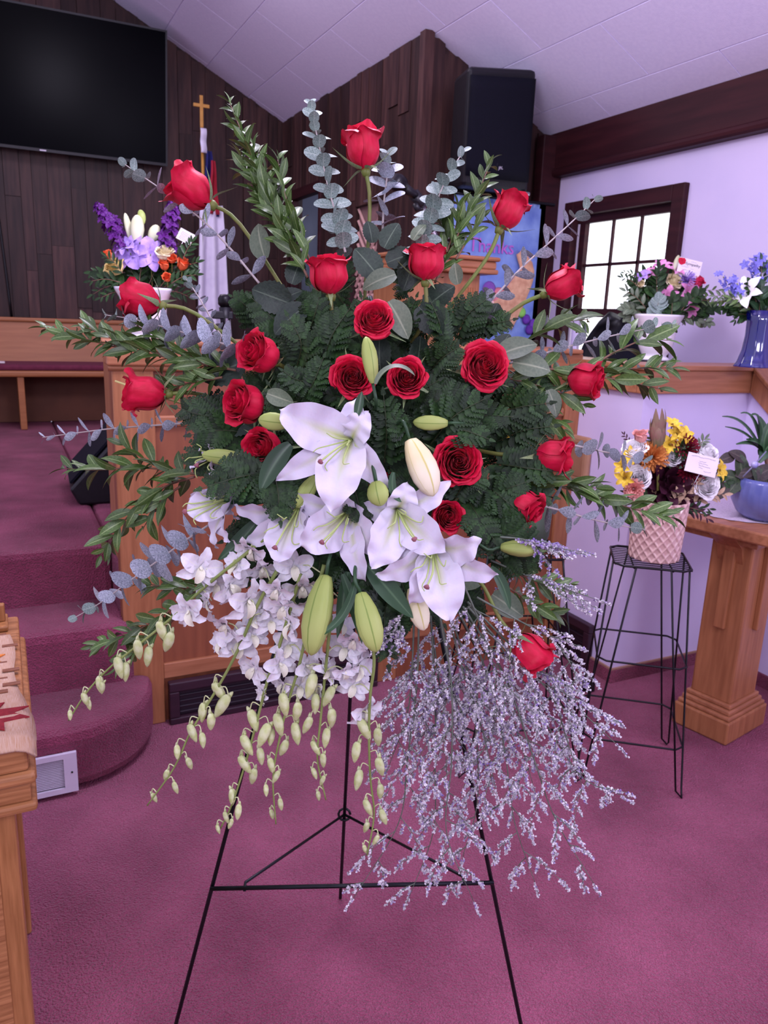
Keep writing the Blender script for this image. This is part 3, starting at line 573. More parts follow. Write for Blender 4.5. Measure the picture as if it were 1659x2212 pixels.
part('easel_board', MB().box((-.12, 1.69, TZ+.012), (-.032, 1.705, TZ+.05)), K['tbl'], hs_, smooth=False, bevel=.003)
# trestle table on the right --------------------------------------
pt = thing('pedestal_table', 'oak table on a square pedestal leg at the right edge', 'table', (2.4, 1.78, 0))
ang = math.radians(12); Rm = M.Translation(V((2.168, 1.613, 0))) @ M.Rotation(ang, 4, 'Z')   # local x right, y back, corner at front left
part('table_top', MB().box((-.05, -.06, .745), (.47, .40, .785), Rm), K['oakx'], pt, smooth=False, bevel=.006)
part('apron', MB().box((-.0, -.0, .715), (.43, .35, .745), Rm), K['oakx'], pt, smooth=False, bevel=.004)
part('post', MB().box((.045, .03, .13), (.23, .18, .715), Rm), K['oak'], pt, smooth=False, bevel=.008)
part('plinth', MB().box((0, 0, 0.001), (.275, .21, .085), Rm), K['oak'], pt, smooth=False, bevel=.006)
for i, (e, z0, z1) in enumerate(((.010, .085, .10), (.022, .10, .118), (.034, .118, .135))): part('base_moulding', MB().box((e, e*.6, z0), (.275-e, .21-e*.6, z1), Rm), K['oakx'], pt, smooth=False, bevel=.005)
part('bracket', MB().box((.028, .085, .40), (.046, .125, .715), Rm), K['oak'], pt, smooth=False, bevel=.004)
part('bracket', MB().box((.12, .012, .40), (.165, .031, .715), Rm), K['oak'], pt, smooth=False, bevel=.004)
part('corbel', MB().prism([(-.04, .745), (.045, .745), (.045, .64), (.02, .70)], .06, .15, Rm @ M(((1,0,0,0),(0,0,1,0),(0,1,0,0),(0,0,0,1)))), K['oak'], pt, smooth=False)
dl = thing('lace_doily', 'white lace doily under the blue bowl', 'doily', Rm @ V((.25, .15, .786)))
def dof(u, v):
    q = v*6.283; r_ = .20*u*(1+.03*math.cos(q*24)*u); p = V((.26+r_*math.cos(q)*1.2, .17+r_*math.sin(q), .787+.0008*math.cos(q*24))); 
    return Rm @ p
part('lace', MB().grid(dof, 6, 96), mat('lace', rgb(210, 196, 210), .8, rgb(190, 172, 190), 160, bump=.5), dl)
# wire plant stands ------------------------------------------------
def wire_stand(label, ctr, ang, zt, st, sf):
    t = thing('wire_plant_stand', label, 'plant stand', (ctr[0], ctr[1], 0)); Rz = M.Translation(V((ctr[0], ctr[1], 0))) @ M.Rotation(ang, 4, 'Z'); r = .0032
    def P(x, y, z): return Rz @ V((x, y, z))
    h = st/2; g = sf/2
    def ring(s, z, rr, nm):
        c_ = .025; pts = []
        for (sx, sy) in ((1, 1), (-1, 1), (-1, -1), (1, -1)):
            a_ = (sx*s, sy*(s)) 
            for e in ((0, -c_*.0), (0, 0)): pass
            n1 = (sx*s, sy*s - sy*c_) if sx*sy > 0 else (sx*s - sx*c_, sy*s); n2 = (sx*s - sx*c_, sy*s) if sx*sy > 0 else (sx*s, sy*s - sy*c_)
            pts += [P(*n1, z), P(*n2, z)]
        part(nm, MB().tube(pts+[pts[0]], rr, 6), K['blackmetal'], t)
    ring(h, zt, r*1.1, 'top_frame')
    for i in range(11):
        y = -h+.012+i*(st-.024)/10; part('top_wire', MB().tube([P(-h, y, zt), P(h, y, zt)], r*.55, 5), K['blackmetal'], t)
    for x in (-h*.5, h*.5): part('cross_wire', MB().tube([P(x, -h, zt-.004), P(x, h, zt-.004)], r*.8, 5), K['blackmetal'], t)
    for f_, nm in ((.42, 'middle_ring'), (.78, 'lower_ring')): ring(h+(g-h)*f_, zt*(1-f_), r, nm)
    for sx in (1, -1):
        for sy in (1, -1):
            foot = V((sx*g, sy*g, .004)); a1 = V((sx*h, sy*h*.45, zt)); a2 = V((sx*h*.45, sy*h, zt))
            f1 = foot+V((0, -sy*.02, .02)); f2 = foot+V((-sx*.02, 0, .02))
            part('leg', MB().tube([Rz @ p for p in (a1, a1.lerp(f1, .5), f1, foot, f2, a2.lerp(f2, .5), a2)], r, 6), K['blackmetal'], t)
    return t
wire_stand('black wire plant stand under the pink waffle pot beside the oak table', (1.757, 1.672), math.radians(-38), .714, .222, .318)
wire_stand('black wire plant stand behind the lavender statice', (1.46, 1.93), math.radians(-20), .70, .24, .40)
# easel -----------------------------------------------------------
HF = V((math.sin(-YAW), math.cos(YAW), 0))            # horizontal view direction
def onplane(px, py, v0=1.229, k=.15):
    r = FW + RT*((px-CX)/F) - UP*((py-CY)/F); t = (v0+k*CAMH)/(r.dot(HF)-k*r.z); return CAM+r*t
es = thing('wire_easel', 'dark wire tripod easel carrying the funeral spray', 'easel', onplane(745, 2300)*1)
apex = onplane(799, 640)
def leg3(p, q):
    d_ = q-p; return q + d_*((.004-q.z)/d_.z)
for (a_, b_) in (((560, 1530), (380, 2212)), ((985, 1530), (1125, 2212))):
    p, q = onplane(*a_), onplane(*b_); part('leg', MB().tube([apex, p, leg3(p, q)], .0042, 8), K['easel'], es)
bf = on(735, 1940, 2, .004); part('leg', MB().tube([apex+HF*.01, bf], .0042, 8), K['easel'], es)
ca, cb = onplane(456, 1915), onplane(1066, 1902); part('crossbar', MB().tube([ca-HF*.006, cb-HF*.006], .0042, 8), K['easel'], es)
hk = bf.lerp(apex+HF*.01, (1940-1668)/(1940-640)*.86)
for p_ in ((530, 1912), (1000, 1899)): part('brace', MB().tube([onplane(*p_)-HF*.01-V((0, 0, .006)), onplane(*p_)+V((0, 0, .006)), hk], .003, 6), K['easel'], es)
part('hook', MB().tube([hk+RT*(.014*math.cos(q))+UP*(.014*math.sin(q)) for q in [i*.6 for i in range(11)]], .003, 6), K['easel'], es)
part('holder', MB().tube([onplane(640, 1180), onplane(640, 1180)-HF*.1, onplane(960, 1180)-HF*.1, onplane(960, 1180)], .0042, 6), K['easel'], es)
# ================================================================== plant prototypes (shared meshes)
def pet_rose(phi, wd, r0, h, flare, tip, seed, nu=12, nv=12, spiral=.07, mouth=.82):
    rr = random.Random(seed); a1, a2, a3 = rr.uniform(0, 6), rr.uniform(0, 6), rr.uniform(.6, 1.4); skew = rr.uniform(-.3, .3)
    def fn(u, v):
        s = v*2-1; t = u
        prof = (.20+.80*math.sin(min(1, t/.48)*math.pi/2)**.8) + (mouth-1)*sstep(.42, .88, t)
        R = r0*prof + flare*sstep(.70, 1.0, t)**1.5*(1+.30*math.sin(a1+s*2.5))*(1-.25*s*s)
        R *= 1+spiral*s
        W_ = wd*(.40+.60*math.sin(min(1, t/.5)*math.pi/2))*(1-.16*sstep(.8, 1, t))
        q = phi+W_*s
        z = h*(t - .13*abs(s)**3.5*t**2) + tip*h*math.exp(-((s-skew)/.28)**2)*t**10 - flare*.75*sstep(.84, 1, t)**2*a3
        R += (.012*math.sin(a2+6*s+3*t)+.010*math.sin(a1+11*s))*t*t*(1+4*flare)
        return V((R*math.cos(q), R*math.sin(q), z))
    return MB().grid(fn, nu, nv)
def rose_proto(kind):
    L = []; k = 0
    def layer(n, r0, h, fl, tip, wd, off, mo=.82, sp=.08):
        nonlocal k
        for i in range(n): L.append(pet_rose(off+i*2*math.pi/n+.25*math.sin(k*1.7), wd, r0*(1+.03*math.sin(k*2.1)), h*(1+.03*math.sin(k*3.3)), fl, tip, 100*len(kind)+k*7+ord(kind[0]), spiral=sp, mouth=mo)); k += 1
    if kind == 'bud':
        layer(2, .06, 1.00, .0, 0, 2.4, 0, .9, .25); layer(3, .14, 1.01, .0, .0, 1.7, .4, .9, .2); layer(3, .23, 1.02, .012, .01, 1.6, 1.1, .88, .16); layer(3, .31, 1.06, .04, .04, 1.5, .2, .92, .14); layer(4, .385, 1.08, .08, .08, 1.2, .9, .95, .12); layer(4, .44, 1.02, .17, .14, 1.1, 2.2, .97, .1)
    elif kind == 'half':
        layer(2, .05, .94, .0, 0, 2.4, 0, .95, .3); layer(3, .10, .95, .0, 0, 1.8, .4, .95, .24); layer(3, .17, .95, .01, 0, 1.6, 1.0, .92, .2); layer(3, .25, .95, .02, .01, 1.55, .3, .90, .16); layer(4, .34, .94, .04, .02, 1.3, .9, .87, .13); layer(4, .41, .94, .08, .05, 1.25, .1, .89, .11); layer(5, .475, .91, .15, .10, 1.08, .6, .90, .09)
    else:
        layer(2, .04, .80, .0, 0, 2.5, 0, 1, .35); layer(2, .08, .81, .0, 0, 2.3, .9, 1, .3); layer(3, .125, .81, .008, 0, 1.8, .5, 1, .25); layer(3, .18, .81, .015, 0, 1.65, 1.2, .97, .22); layer(3, .24, .80, .025, 0, 1.6, .1, .95, .2); layer(4, .31, .79, .04, .01, 1.35, .8, .94, .16); layer(4, .38, .77, .06, .02, 1.3, .2, .93, .14); layer(5, .46, .73, .09, .03, 1.15, .7, .92, .12); layer(5, .53, .67, .13, .05, 1.1, .1, .92, .1)
    return [m.mesh('petal', K['rose']) for m in L]
ROSE = {k: rose_proto(k) for k in ('bud', 'half', 'open')}
sepm = []
for i in range(2):
    sepm.append(MB().blade([V((0, 0, 0)), V((.0, .26, .02+.05*i)), V((0, .46, .16-.3*i)), V((0, .78+.05*i, .42-.72*i))], .095, V((0, -.3, 1)), lambda t: (1-t)**.8*(.5+.5*min(1, t*6)), 6, 2, .3).mesh('sepal', K['sepal']))
def leafmesh(name, mt, wid, fold=.25, droop=.12, nu=8, nv=4, sh=None, serr=0.0):
    mb = MB(); mb.blade([V((0, 0, 0)), V((0, .33, .04)), V((0, .68, .02)), V((0, 1, -droop))], wid, V((0, 0, 1)), sh, nu, nv, fold); 
    if serr:
        n_ = nv+1; mb.v = [((x*(1+serr*((i//n_) % 2)) if i % n_ in (0, nv) else x), y, z) for i, (x, y, z) in enumerate(mb.v)]
    return mb.mesh(name, mt)
LF = {}
def dname(an):
    an %= 360; return ['right', 'up right', 'up', 'up left', 'left', 'down left', 'down', 'down right'][int((an+22.5)//45) % 8]
oval = lambda t: math.sin(math.pi*min(1, .05+.95*t)**.85)**.7
LF['rose'] = leafmesh('leaf', K['roseleaf'], .36, .2, .1, 18, 4, oval, .1)
LF['salal'] = leafmesh('leaf', K['saleaf'], .32, .2, .15, 10, 4, oval)
LF['myrt'] = leafmesh('leaf', K['myrt'], .17, .3, .08, 8, 4, lambda t: math.sin(math.pi*min(1, t*.97+.03))**.9)
LF['myrt2'] = leafmesh('leaf', K['myrt'], .19, .2, .2, 8, 4, lambda t: math.sin(math.pi*min(1, t*.97+.03)**.9)**.9)
rnd_ = lambda t: math.sin(math.pi*min(1, .09+.89*t))**.5
LF['euc'] = leafmesh('leaf', K['euc'], .46, .12, .05, 8, 4, rnd_)
LF['eucg'] = leafmesh('leaf', K['eucgreen'], .45, .12, .05, 8, 4, rnd_)
LF['eucn'] = leafmesh('leaf', K['euc'], .27, .12, -.05, 8, 4, lambda t: .12+.88*math.sin(math.pi*min(1, t**1.2*.98))**.8)
def pinna(seed):
    r = random.Random(seed); mb = MB(); n = 7
    mb.blade([V((0, 0, 0)), V((0, .33, .02)), V((0, .66, .02)), V((0, 1, -.08))], .06, V((0, 0, 1)), lambda t: 1-.75*t, 5, 2, 0)
    for k in range(n):
        t = (k+.4)/n
        for s in (1, -1):
            ln = (.30*(1-t)**.7+.08)*r.uniform(.9, 1.1); a = .92-.3*t; b = V((0, t*.96, .015-.09*t**3)); d = V((s*math.sin(a), math.cos(a), -.15+.12*r.random())); nn = V((-d.y, d.x, 0))*.078*(1.1-.5*t)
            up_ = V((0, 0, .014)); mb.add([b, b+d*ln*.4+nn, b+d*ln*.5+up_, b+d*ln*.45-nn, b+d*ln*.85+nn*.7, b+d*ln*1.04, b+d*ln*.85-nn*.6], [(0, 3, 2), (0, 2, 1), (2, 3, 6), (2, 6, 5), (2, 5, 4), (2, 4, 1)])
    return mb.mesh('pinna', K['fern'])
PIN = [pinna(i) for i in range(3)]
# ------------------------------------------------------------------ funeral spray
def DB(px, py): return 1.15+.20*min(1.25, math.hypot((px-800)/640., (py-950)/720.))**1.5
HEART = at(800, 950, 1.36)
fm = thing('floral_foam', 'dark green block of floral foam hidden at the heart of the spray', 'floral foam', at(800, 1060, 1.42))
part('block', MB().box((-.13, -.05, -.17), (.13, .05, .17), frame(at(800, 960, 1.44), HF, (0, 0, 1))), K['foam'], fm, smooth=False, bevel=.02)
part('cage', MB().box((-.135, -.055, -.02), (.135, .055, -.01), frame(at(800, 960, 1.44), HF, (0, 0, 1))).box((-.135, -.055, .08), (.135, .055, .09), frame(at(800, 960, 1.44), HF, (0, 0, 1))), K['easel'], fm, smooth=False)
roses = [  # px, py, width px, axis(dx,dy,toward), kind, label
 (785, 328, 88, (-.12, 1, .10), 'bud', 'topmost red rose of the spray, upright with long curling sepals'),
 (416, 414, 100, (-.80, .50, .22), 'bud', 'red rose leaning out at the upper left in front of the flag'),
 (710, 592, 98, (-.08, 1, .30), 'half', 'upright open red rose left of the big dark leaves'),
 (920, 568, 86, (.02, 1, .18), 'half', 'upright red rose right of the big dark leaves, below the microphone'),
 (1096, 459, 84, (.42, .9, .08), 'bud', 'red rose leaning right in front of the blue banner'),
 (1211, 618, 80, (.88, .42, .16), 'bud', 'red rose pointing right beside the window'),
 (309, 650, 86, (-1, .22, .12), 'bud', 'red rose pointing left in front of the white urn'),
 (318, 850, 92, (-1, .0, .16), 'bud', 'leftmost red rose, lying level in front of the oak rail'),
 (563, 766, 92, (-.58, .22, .75), 'half', 'red rose turned left above the two stacked roses at left centre'),
 (531, 873, 94, (-.66, .12, .70), 'half', 'red rose turned left, middle of the three stacked at left centre'),
 (574, 968, 84, (-.42, -.05, .88), 'half', 'red rose tucked left of the large white lily'),
 (808, 693, 88, (-.05, .34, .94), 'open', 'open red rose highest on the centre line'),
 (762, 815, 92, (.06, .06, 1), 'open', 'open red rose directly above the large white lily'),
 (879, 815, 88, (0, .10, 1), 'open', 'open red rose with a curled lily leaf across it'),
 (1047, 792, 106, (.12, .14, 1), 'open', 'largest open red rose, right of centre'),
 (1264, 820, 84, (.9, -.22, .38), 'half', 'red rose pointing right in front of the oak ledge'),
 (1192, 985, 86, (1, -.06, .28), 'bud', 'red rose pointing right in front of the tan box'),
 (990, 998, 102, (.04, .02, 1), 'open', 'open red rose right of the cream lily bud'),
 (1136, 1097, 82, (.72, -.45, .42), 'half', 'red rose nodding right above the statice'),
 (963, 1114, 72, (.22, -.1, .95), 'half', 'small dark red rose just above the lowest lily'),
 (1143, 1405, 94, (.66, -.70, .20), 'bud', 'lowest red rose, hanging down among the statice'),
 (838, 1062, 84, (.0, -.1, 1), 'half', 'red rose in deep shade behind the white lilies')]
RB = []
fs_ = thing('florist_stick', 'pale yellow stick poking out left of the leftmost rose', 'stick', at(275, 832, 1.33))
part('stick', MB().tube([at(249, 823, 1.33), at(330, 852, 1.32), at(480, 900, 1.34)], .0019, 6), mat('pale_stick', rgb(214, 200, 120), .5, rgb(224, 212, 136), 20), fs_)
for i, (px, py, wp, ax, kd, lb) in enumerate(roses):
    d = DB(px, py) + (.09 if 'deep shade' in lb else 0)+(.03 if 'small dark' in lb else 0)-(.10 if 'lowest red' in lb else 0); A = dirv(*ax); s = wp*d/F/1.12
    if kd == 'open': s = wp*d/F/1.20
    ctr = at(px, py, d); base = ctr - A*(s*.50)
    t = thing('red_rose', lb, 'rose', base, 'red roses in the funeral spray'); rz = random.Random(i*13+5)
    Mz = frameZ(base, A, perp(A), s) @ M.Rotation(rz.uniform(0, 6.28), 4, 'Z') @ M.Diagonal(V((1, rz.uniform(.94, 1.04), rz.uniform(.97, 1.07), 1)))
    for me in ROSE[kd]: link('petal', me, Mz, t)
    for k in range(5):
        q = k*1.2566+rz.uniform(-.2, .2); link('sepal', sepm[(k+i) % 2], Mz @ M.Rotation(q, 4, 'Z') @ M.Translation(V((0, .07, .01))) @ M.Scale(rz.uniform(.85, 1.2), 4), t)
    tgt = HEART.lerp(base, .18) + RT*rz.uniform(-.03, .03)
    if py > 1300: tgt = at(1030, 1250, 1.22)
    L_ = (base-tgt).length
    path = cr([base+A*.004, base-A*min(.06, L_*.3), base.lerp(tgt, .55)-A*.02+UP*rz.uniform(-.01, .012), tgt], 12)
    part('stem', MB().lathe([(.0, -.16*s), (.10*s, -.15*s), (.135*s, -.04*s), (.12*s, .03*s), (0, .03*s)], 10, frameZ(base, A)).tube(path, [.0036, .0030], 8), K['rosestem'], t)
    RB.append((t, ctr, A, d))
def near_rose(px, py):
    return min(range(len(roses)), key=lambda i: math.hypot(roses[i][0]-px, roses[i][1]-py))
# broad leaves on the rose stems: px,py of centre, length px, angle deg (up=90), toward tilt, kind
for (px, py, ln, an, tl_, kd, dd) in [(845, 508, 62, 60, .4, 'rose', .02), (792, 566, 80, 130, .35, 'rose', .02), (866, 556, 66, 20, .3, 'rose', .04), (818, 606, 78, 200, .25, 'salal', .01), (905, 500, 46, 55, .2, 'salal', .0),
  (562, 520, 80, 105, .3, 'salal', .05), (862, 690, 90, 300, .2, 'salal', .02), (930, 692, 80, 310, .3, 'rose', .04), (1118, 752, 90, 20, .3, 'salal', .0), (1150, 790, 86, 350, .2, 'salal', .0), (1098, 1308, 84, 325, .3, 'salal', -.02), (1010, 1250, 80, 200, .3, 'salal', .02),
  (585, 640, 90, 160, .3, 'rose', .02), (625, 640, 60, 30, .3, 'rose', .04), (625, 690, 90, 220, .3, 'rose', .03), (480, 800, 100, 200, .2, 'rose', .05), (605, 860, 60, 340, .2, 'salal', .0), (820, 770, 80, 270, .2, 'rose', .05), (885, 590, 80, 250, .3, 'rose', .05),
  (1085, 745, 60, 60, .2, 'rose', .03), (640, 585, 60, 70, .3, 'rose', .05), (1040, 880, 70, 300, .3, 'rose', .05), (700, 690, 80, 100, .3, 'rose', .07), (950, 640, 80, 40, .3, 'rose', .06), (1195, 870, 60, 290, .2, 'salal', .0), (905, 760, 70, 80, .3, 'rose', .08), (510, 920, 80, 190, .3, 'rose', .06), (1060, 690, 80, 70, .3, 'rose', .06), (985, 590, 50, 100, .1, 'salal', -.01), (800, 500, 50, 100, .2, 'rose', .05)]:
    d = DB(px, py)+dd; a = math.radians(an); dr = dirv(math.cos(a), math.sin(a), tl_*.5-.1); s = ln*d/F; p = at(px, py, d)-dr*(s*.5); nn = dirv(rnd.uniform(-.5, .5), rnd.uniform(-.2, .6), 1)
    link('leaf', LF[kd], frame(p, dr, nn, s), RB[near_rose(px, py)][0])
# ------------------------------------------------------------------ lilies
lshape = lambda t: (.30+.70*math.sin(math.pi*clamp((t-.06)/.94)**.92)**.9 if t < .5 else math.sin(math.pi*clamp((t-.06)/.94)**.92)**.9)*(1 if t < .97 else .5)
LILY = []
def lily(label, c, dp, tips, axis, stig, wp=34, deep=.035):
    A = dirv(*axis); P0 = at(c[0], c[1], dp); t = thing('white_lily', label, 'lily', P0-A*deep, 'white lilies in the funeral spray'); LILY.append((t, P0))
    base = P0-A*deep
    for k, (tx, ty, tz, wm) in enumerate(tips):
        T = at(tx, ty, dp-tz); o = T-P0; ln = o.length
        c1 = base+A*(deep*1.0)+o*.12; c2 = P0+A*(ln*.22)+o*.66
        mb = MB().blade([base, c1, c2, T], wp*wm*dp/F, A, lshape, 22, 8, .26, .16, k*1.9, 3.7)
        part('petal', mb, K['lily'], t)
    S = at(*stig, dp-.045); st = cr([base+A*.01, P0.lerp(S, .35)+A*.012, S], 10)
    part('style', MB().tube(st, [.0018, .0013], 6), K['lilygreen'], t)
    part('stigma', MB().lathe([(0, -.003), (.0035, -.002), (.0042, .001), (.002, .003), (0, .003)], 8, frameZ(S, S-st[-2]), fn=lambda q, z: 1+.25*math.cos(3*q)), K['stigma'], t)
    for k in range(5):
        q = k*1.2566+.4; e = P0+(S-P0)*.55+RT*(.022*math.cos(q))+UP*(.022*math.sin(q)); part('filament', MB().tube(cr([base+A*.01, P0.lerp(e, .6)+A*.004, e, e+RT*(.009*math.cos(q+.9))+UP*(.009*math.sin(q+.9))], 10), [.0013, .0007], 5), K['lilygreen'], t)
    part('stem', MB().tube(cr([base+A*.004, base-A*.03, base.lerp(HEART, .7)], 8), .003, 6), K['lilyleaf'], t)
lily('largest white lily, wide open at the centre of the spray', (752, 952), 1.115, [(603, 884, .01, 1.45), (772, 858, -.015, .85), (796, 890, .0, .95), (842, 1057, -.02, .85), (716, 1106, .03, 1.45), (598, 1037, -.02, .85)], (-.15, -.15, 1), (692, 997), 36)
lily('white lily directly below the largest lily', (748, 1115), 1.135, [(632, 1062, -.02, .85), (742, 1068, -.01, .8), (818, 1190, .01, 1.35), (790, 1257, .0, .9), (648, 1180, .02, 1.45), (690, 1080, -.02, .8)], (-.3, -.5, .9), (695, 1171), 34)
lily('white lily facing down at the lower left of the largest lily', (634, 1112), 1.15, [(505, 1090, -.01, .95), (530, 1172, -.01, .85), (602, 1214, .02, 1.4), (672, 1170, .01, 1.2), (660, 1075, -.02, .9), (590, 1085, -.03, .8)], (-.35, -.7, .75), (594, 1183), 32)
lily('leftmost white lily, turned sideways with its stigma out left', (478, 1082), 1.17, [(404, 1108, .02, 1.1), (426, 1066, .0, .8), (498, 1170, .02, 1.1), (470, 1186, -.02, .8), (410, 1078, -.02, .9), (520, 1120, -.02, .8)], (-.9, -.35, .5), (399, 1105), 32)
lily('white lily right of centre under the cream bud', (862, 1112), 1.125, [(880, 1040, .0, 1.0), (962, 1190, .02, 1.35), (802, 1226, .02, 1.35), (856, 1256, -.01, .85), (778, 1090, -.02, .9), (972, 1038, -.04, .9)], (.1, -.35, 1), (895, 1165), 33)
lily('lowest white lily with a long petal curling right', (938, 1198), 1.12, [(1078, 1242, -.01, .9), (1038, 1162, .02, 1.2), (972, 1340, .02, 1.4), (810, 1242, .0, .9), (885, 1305, .0, .95), (900, 1178, -.01, .8)], (.1, -.5, .9), (922, 1268), 35)
lily('small half open white lily at the far left behind the ferns', (452, 985), 1.24, [(412, 1018, .01, .8), (432, 968, .01, .7), (470, 1030, .02, .9), (455, 960, -.01, .8), (490, 1000, .0, .8)], (-.9, -.2, .4), (425, 1005), 26)
# lily buds: base px, tip px, width px
budprof = [(0, .0), (.42, .03), (.62, .12), (.88, .3), (1.0, .5), (.96, .68), (.72, .85), (.38, .96), (.06, 1.0), (0, 1.0)]
def lily_bud(label, b, tp, wp, dp, mt, parent=None, stem=True):
    B = at(*b, dp); T = at(*tp, dp-.01); A = (T-B); ln = A.length; s = wp*dp/F/2
    t = thing('lily_bud', label, 'lily bud', B, 'lily buds in the funeral spray')
    f_ = lambda q, z: 1+.10*math.cos(3*q)+.03*math.cos(6*q)
    mb = MB().lathe([(r*s, z*ln) for r, z in budprof], 24, frameZ(B, A), f_, cap=False)
    mb.uv = [(i//24/9., (i % 24/24.*3) % 1) for i in range(len(mb.v))]
    part('bud', mb, mt, t)
    part('stem', MB().tube(cr([B+A*.02, B-A.normalized()*.03, B.lerp(HEART, .5)], 8), .0028, 6), K['lilyleaf'], t)
for a in [('upright green lily bud between the two centre roses', (806, 830), (790, 727), 33, 1.13, 'budgreen'), ('green lily bud pointing left beside the largest lily', (628, 914), (558, 906), 38, 1.13, 'budgreen'), ('long yellow green lily bud hanging among the orchids', (706, 1240), (672, 1416), 62, 1.14, 'budgreen'),
  ('plump green lily bud hanging at the bottom centre', (778, 1278), (813, 1409), 54, 1.12, 'budgreen'), ('large cream lily bud slanting right of the largest lily', (884, 948), (936, 1072), 62, 1.135, 'budcream'), ('slim green lily bud lying level among the ferns', (968, 914), (892, 912), 32, 1.18, 'budgreen'),
  ('green lily bud peeping out under the largest lily', (682, 1028), (638, 1096), 36, 1.16, 'budgreen'), ('short green lily bud between two white lilies', (812, 1040), (822, 1093), 46, 1.12, 'budgreen'), ('pale lily bud pointing left at the far left of the lilies', (536, 992), (436, 982), 34, 1.23, 'budgreen'),
  ('cream lily bud tip hanging below the lowest lily', (888, 1268), (916, 1362), 44, 1.15, 'budcream'), ('green lily bud lying level beneath the nodding rose', (1080, 1182), (1162, 1190), 36, 1.2, 'budgreen')]:
    lily_bud(*a[:5], K[a[5]])
def lily_leaf(label, pts, wp, dp, mt='lilyleaf', n=(0, .2, 1)):
    P = [at(x, y, dp+(z_ if len(q) > 2 else 0)) for q in pts for x, y, z_ in [(q[0], q[1], q[2] if len(q) > 2 else 0)]]
    t = thing('lily_leaf', label, 'leaf', P[0], 'long lily leaves in the funeral spray')
    part('leaf', MB().blade(cr(P, 3) if len(P) == 2 else P, wp*dp/F/2, dirv(*n), lambda t_: math.sin(math.pi*min(1, .08+.92*t_)**.9)**.8, 14, 4, .25), K[mt], t)
for a in [('broad dark lily leaf left of the largest lily', [(628, 960), (600, 985), (575, 1030), (562, 1064)], 46, 1.135), ('broad dark lily leaf hanging below the lily cluster', [(792, 1220), (825, 1255), (860, 1300), (893, 1336)], 46, 1.13), ('slender lily leaf looping under the long yellow green bud', [(768, 1250), (760, 1310), (730, 1360), (672, 1380)], 20, 1.12, 'lilyleaf', (.3, .6, .7)),
  ('curled lily leaf arching over the open red rose', [(812, 830), (822, 795), (865, 775), (897, 812)], 26, 1.10, 'saleaf', (-.3, .8, .5)), ('pointed green lily leaf above the largest lily', [(770, 900), (775, 880), (778, 860), (782, 845)], 20, 1.11), ('dark lily leaf between the hanging buds', [(752, 1235), (742, 1280), (738, 1330), (728, 1380)], 26, 1.16),
  ('dark lily leaf beside the plump hanging bud', [(740, 1240), (760, 1290), (775, 1340), (782, 1392)], 24, 1.15), ('dark lily leaf below the largest lily at left', [(612, 1060), (570, 1078), (520, 1085), (470, 1078)], 30, 1.17), ('narrow lily leaf beside the curling lily petal', [(1060, 1225), (1085, 1250), (1095, 1285), (1102, 1318)], 24, 1.14),
  ('dark lily leaf under the leftmost lily', [(560, 1120), (530, 1160), (500, 1190), (470, 1210)], 34, 1.2), ('narrow green lily leaf beside the short bud', [(850, 1020), (842, 1050), (850, 1075), (868, 1085)], 18, 1.12)]:
    lily_leaf(*a)
# ------------------------------------------------------------------ dendrobium orchids
osh = lambda t: math.sin(math.pi*min(1, .06+.9*t))**.7
def orchid_flower_meshes():
    L = []
    for q, ln, wd in ((90, .55, .15), (212, .54, .15), (328, .54, .15), (160, .56, .22), (20, .56, .22)):
        a = math.radians(q); o = V((math.cos(a), math.sin(a), 0))
        L.append(MB().blade([V((0, 0, 0)), o*ln*.3+V((0, 0, .04)), o*ln*.7+V((0, 0, .13)), o*ln+V((0, 0, -.02+.1*math.sin(q)))], wd, V((0, 0, 1)), osh, 8, 4, .35, .2, q).mesh('petal', K['orchid']))
    lip = MB().blade([V((0, .02, .02)), V((0, -.06, .12)), V((0, -.22, .16)), V((0, -.36, .06))], .12, V((0, 0, 1)), osh, 6, 4, .5).blade([V((0, .08, .02)), V((0, .06, .08)), V((0, .03, .13)), V((0, .0, .15))], .05, V((0, -1, .5)), osh, 4, 3, .6).mesh('lip', K['orchlip'])
    return L, lip
OP, OLIP = orchid_flower_meshes()
OBUD = MB().lathe([(0, 0), (.11, .02), (.18, .14), (.215, .38), (.185, .65), (.10, .88), (.03, 1.0), (0, 1.0)], 10, None, lambda q, z: 1+.08*math.cos(3*q)).lathe([(.1, .0), (.07, .12), (.03, .2), (0, .2)], 7, M.Translation(V((.12, 0, .05))) @ M.Rotation(2.3, 4, 'Y')).mesh('bud', K['orchbud'])
def OD(y): return 1.155+.125*clamp((y-1180)/620.)
ostems = [('orchid spray sweeping out to the lower left past the steps', [(590, 1150), (520, 1205), (440, 1270), (370, 1335), (300, 1392), (240, 1440), (190, 1492), (148, 1556)]),
 ('orchid spray hanging in front of the long dark vent', [(600, 1230), (555, 1310), (517, 1398), (482, 1465), (442, 1532), (410, 1585), (375, 1660), (318, 1740)]),
 ('orchid spray hanging along the left easel leg', [(650, 1240), (605, 1390), (578, 1470), (552, 1570), (530, 1650), (500, 1740), (476, 1790)]),
 ('orchid spray hanging left of the long lily bud', [(700, 1220), (668, 1340), (648, 1430), (622, 1520), (605, 1590), (590, 1680), (596, 1780)]),
 ('short orchid spray hanging from the middle of the orchids', [(715, 1330), (708, 1400), (700, 1480), (692, 1560), (686, 1640), (704, 1728)]),
 ('rightmost orchid spray hanging in front of the easel back leg', [(790, 1300), (808, 1420), (800, 1500), (797, 1580), (800, 1680), (808, 1760), (793, 1848)])]
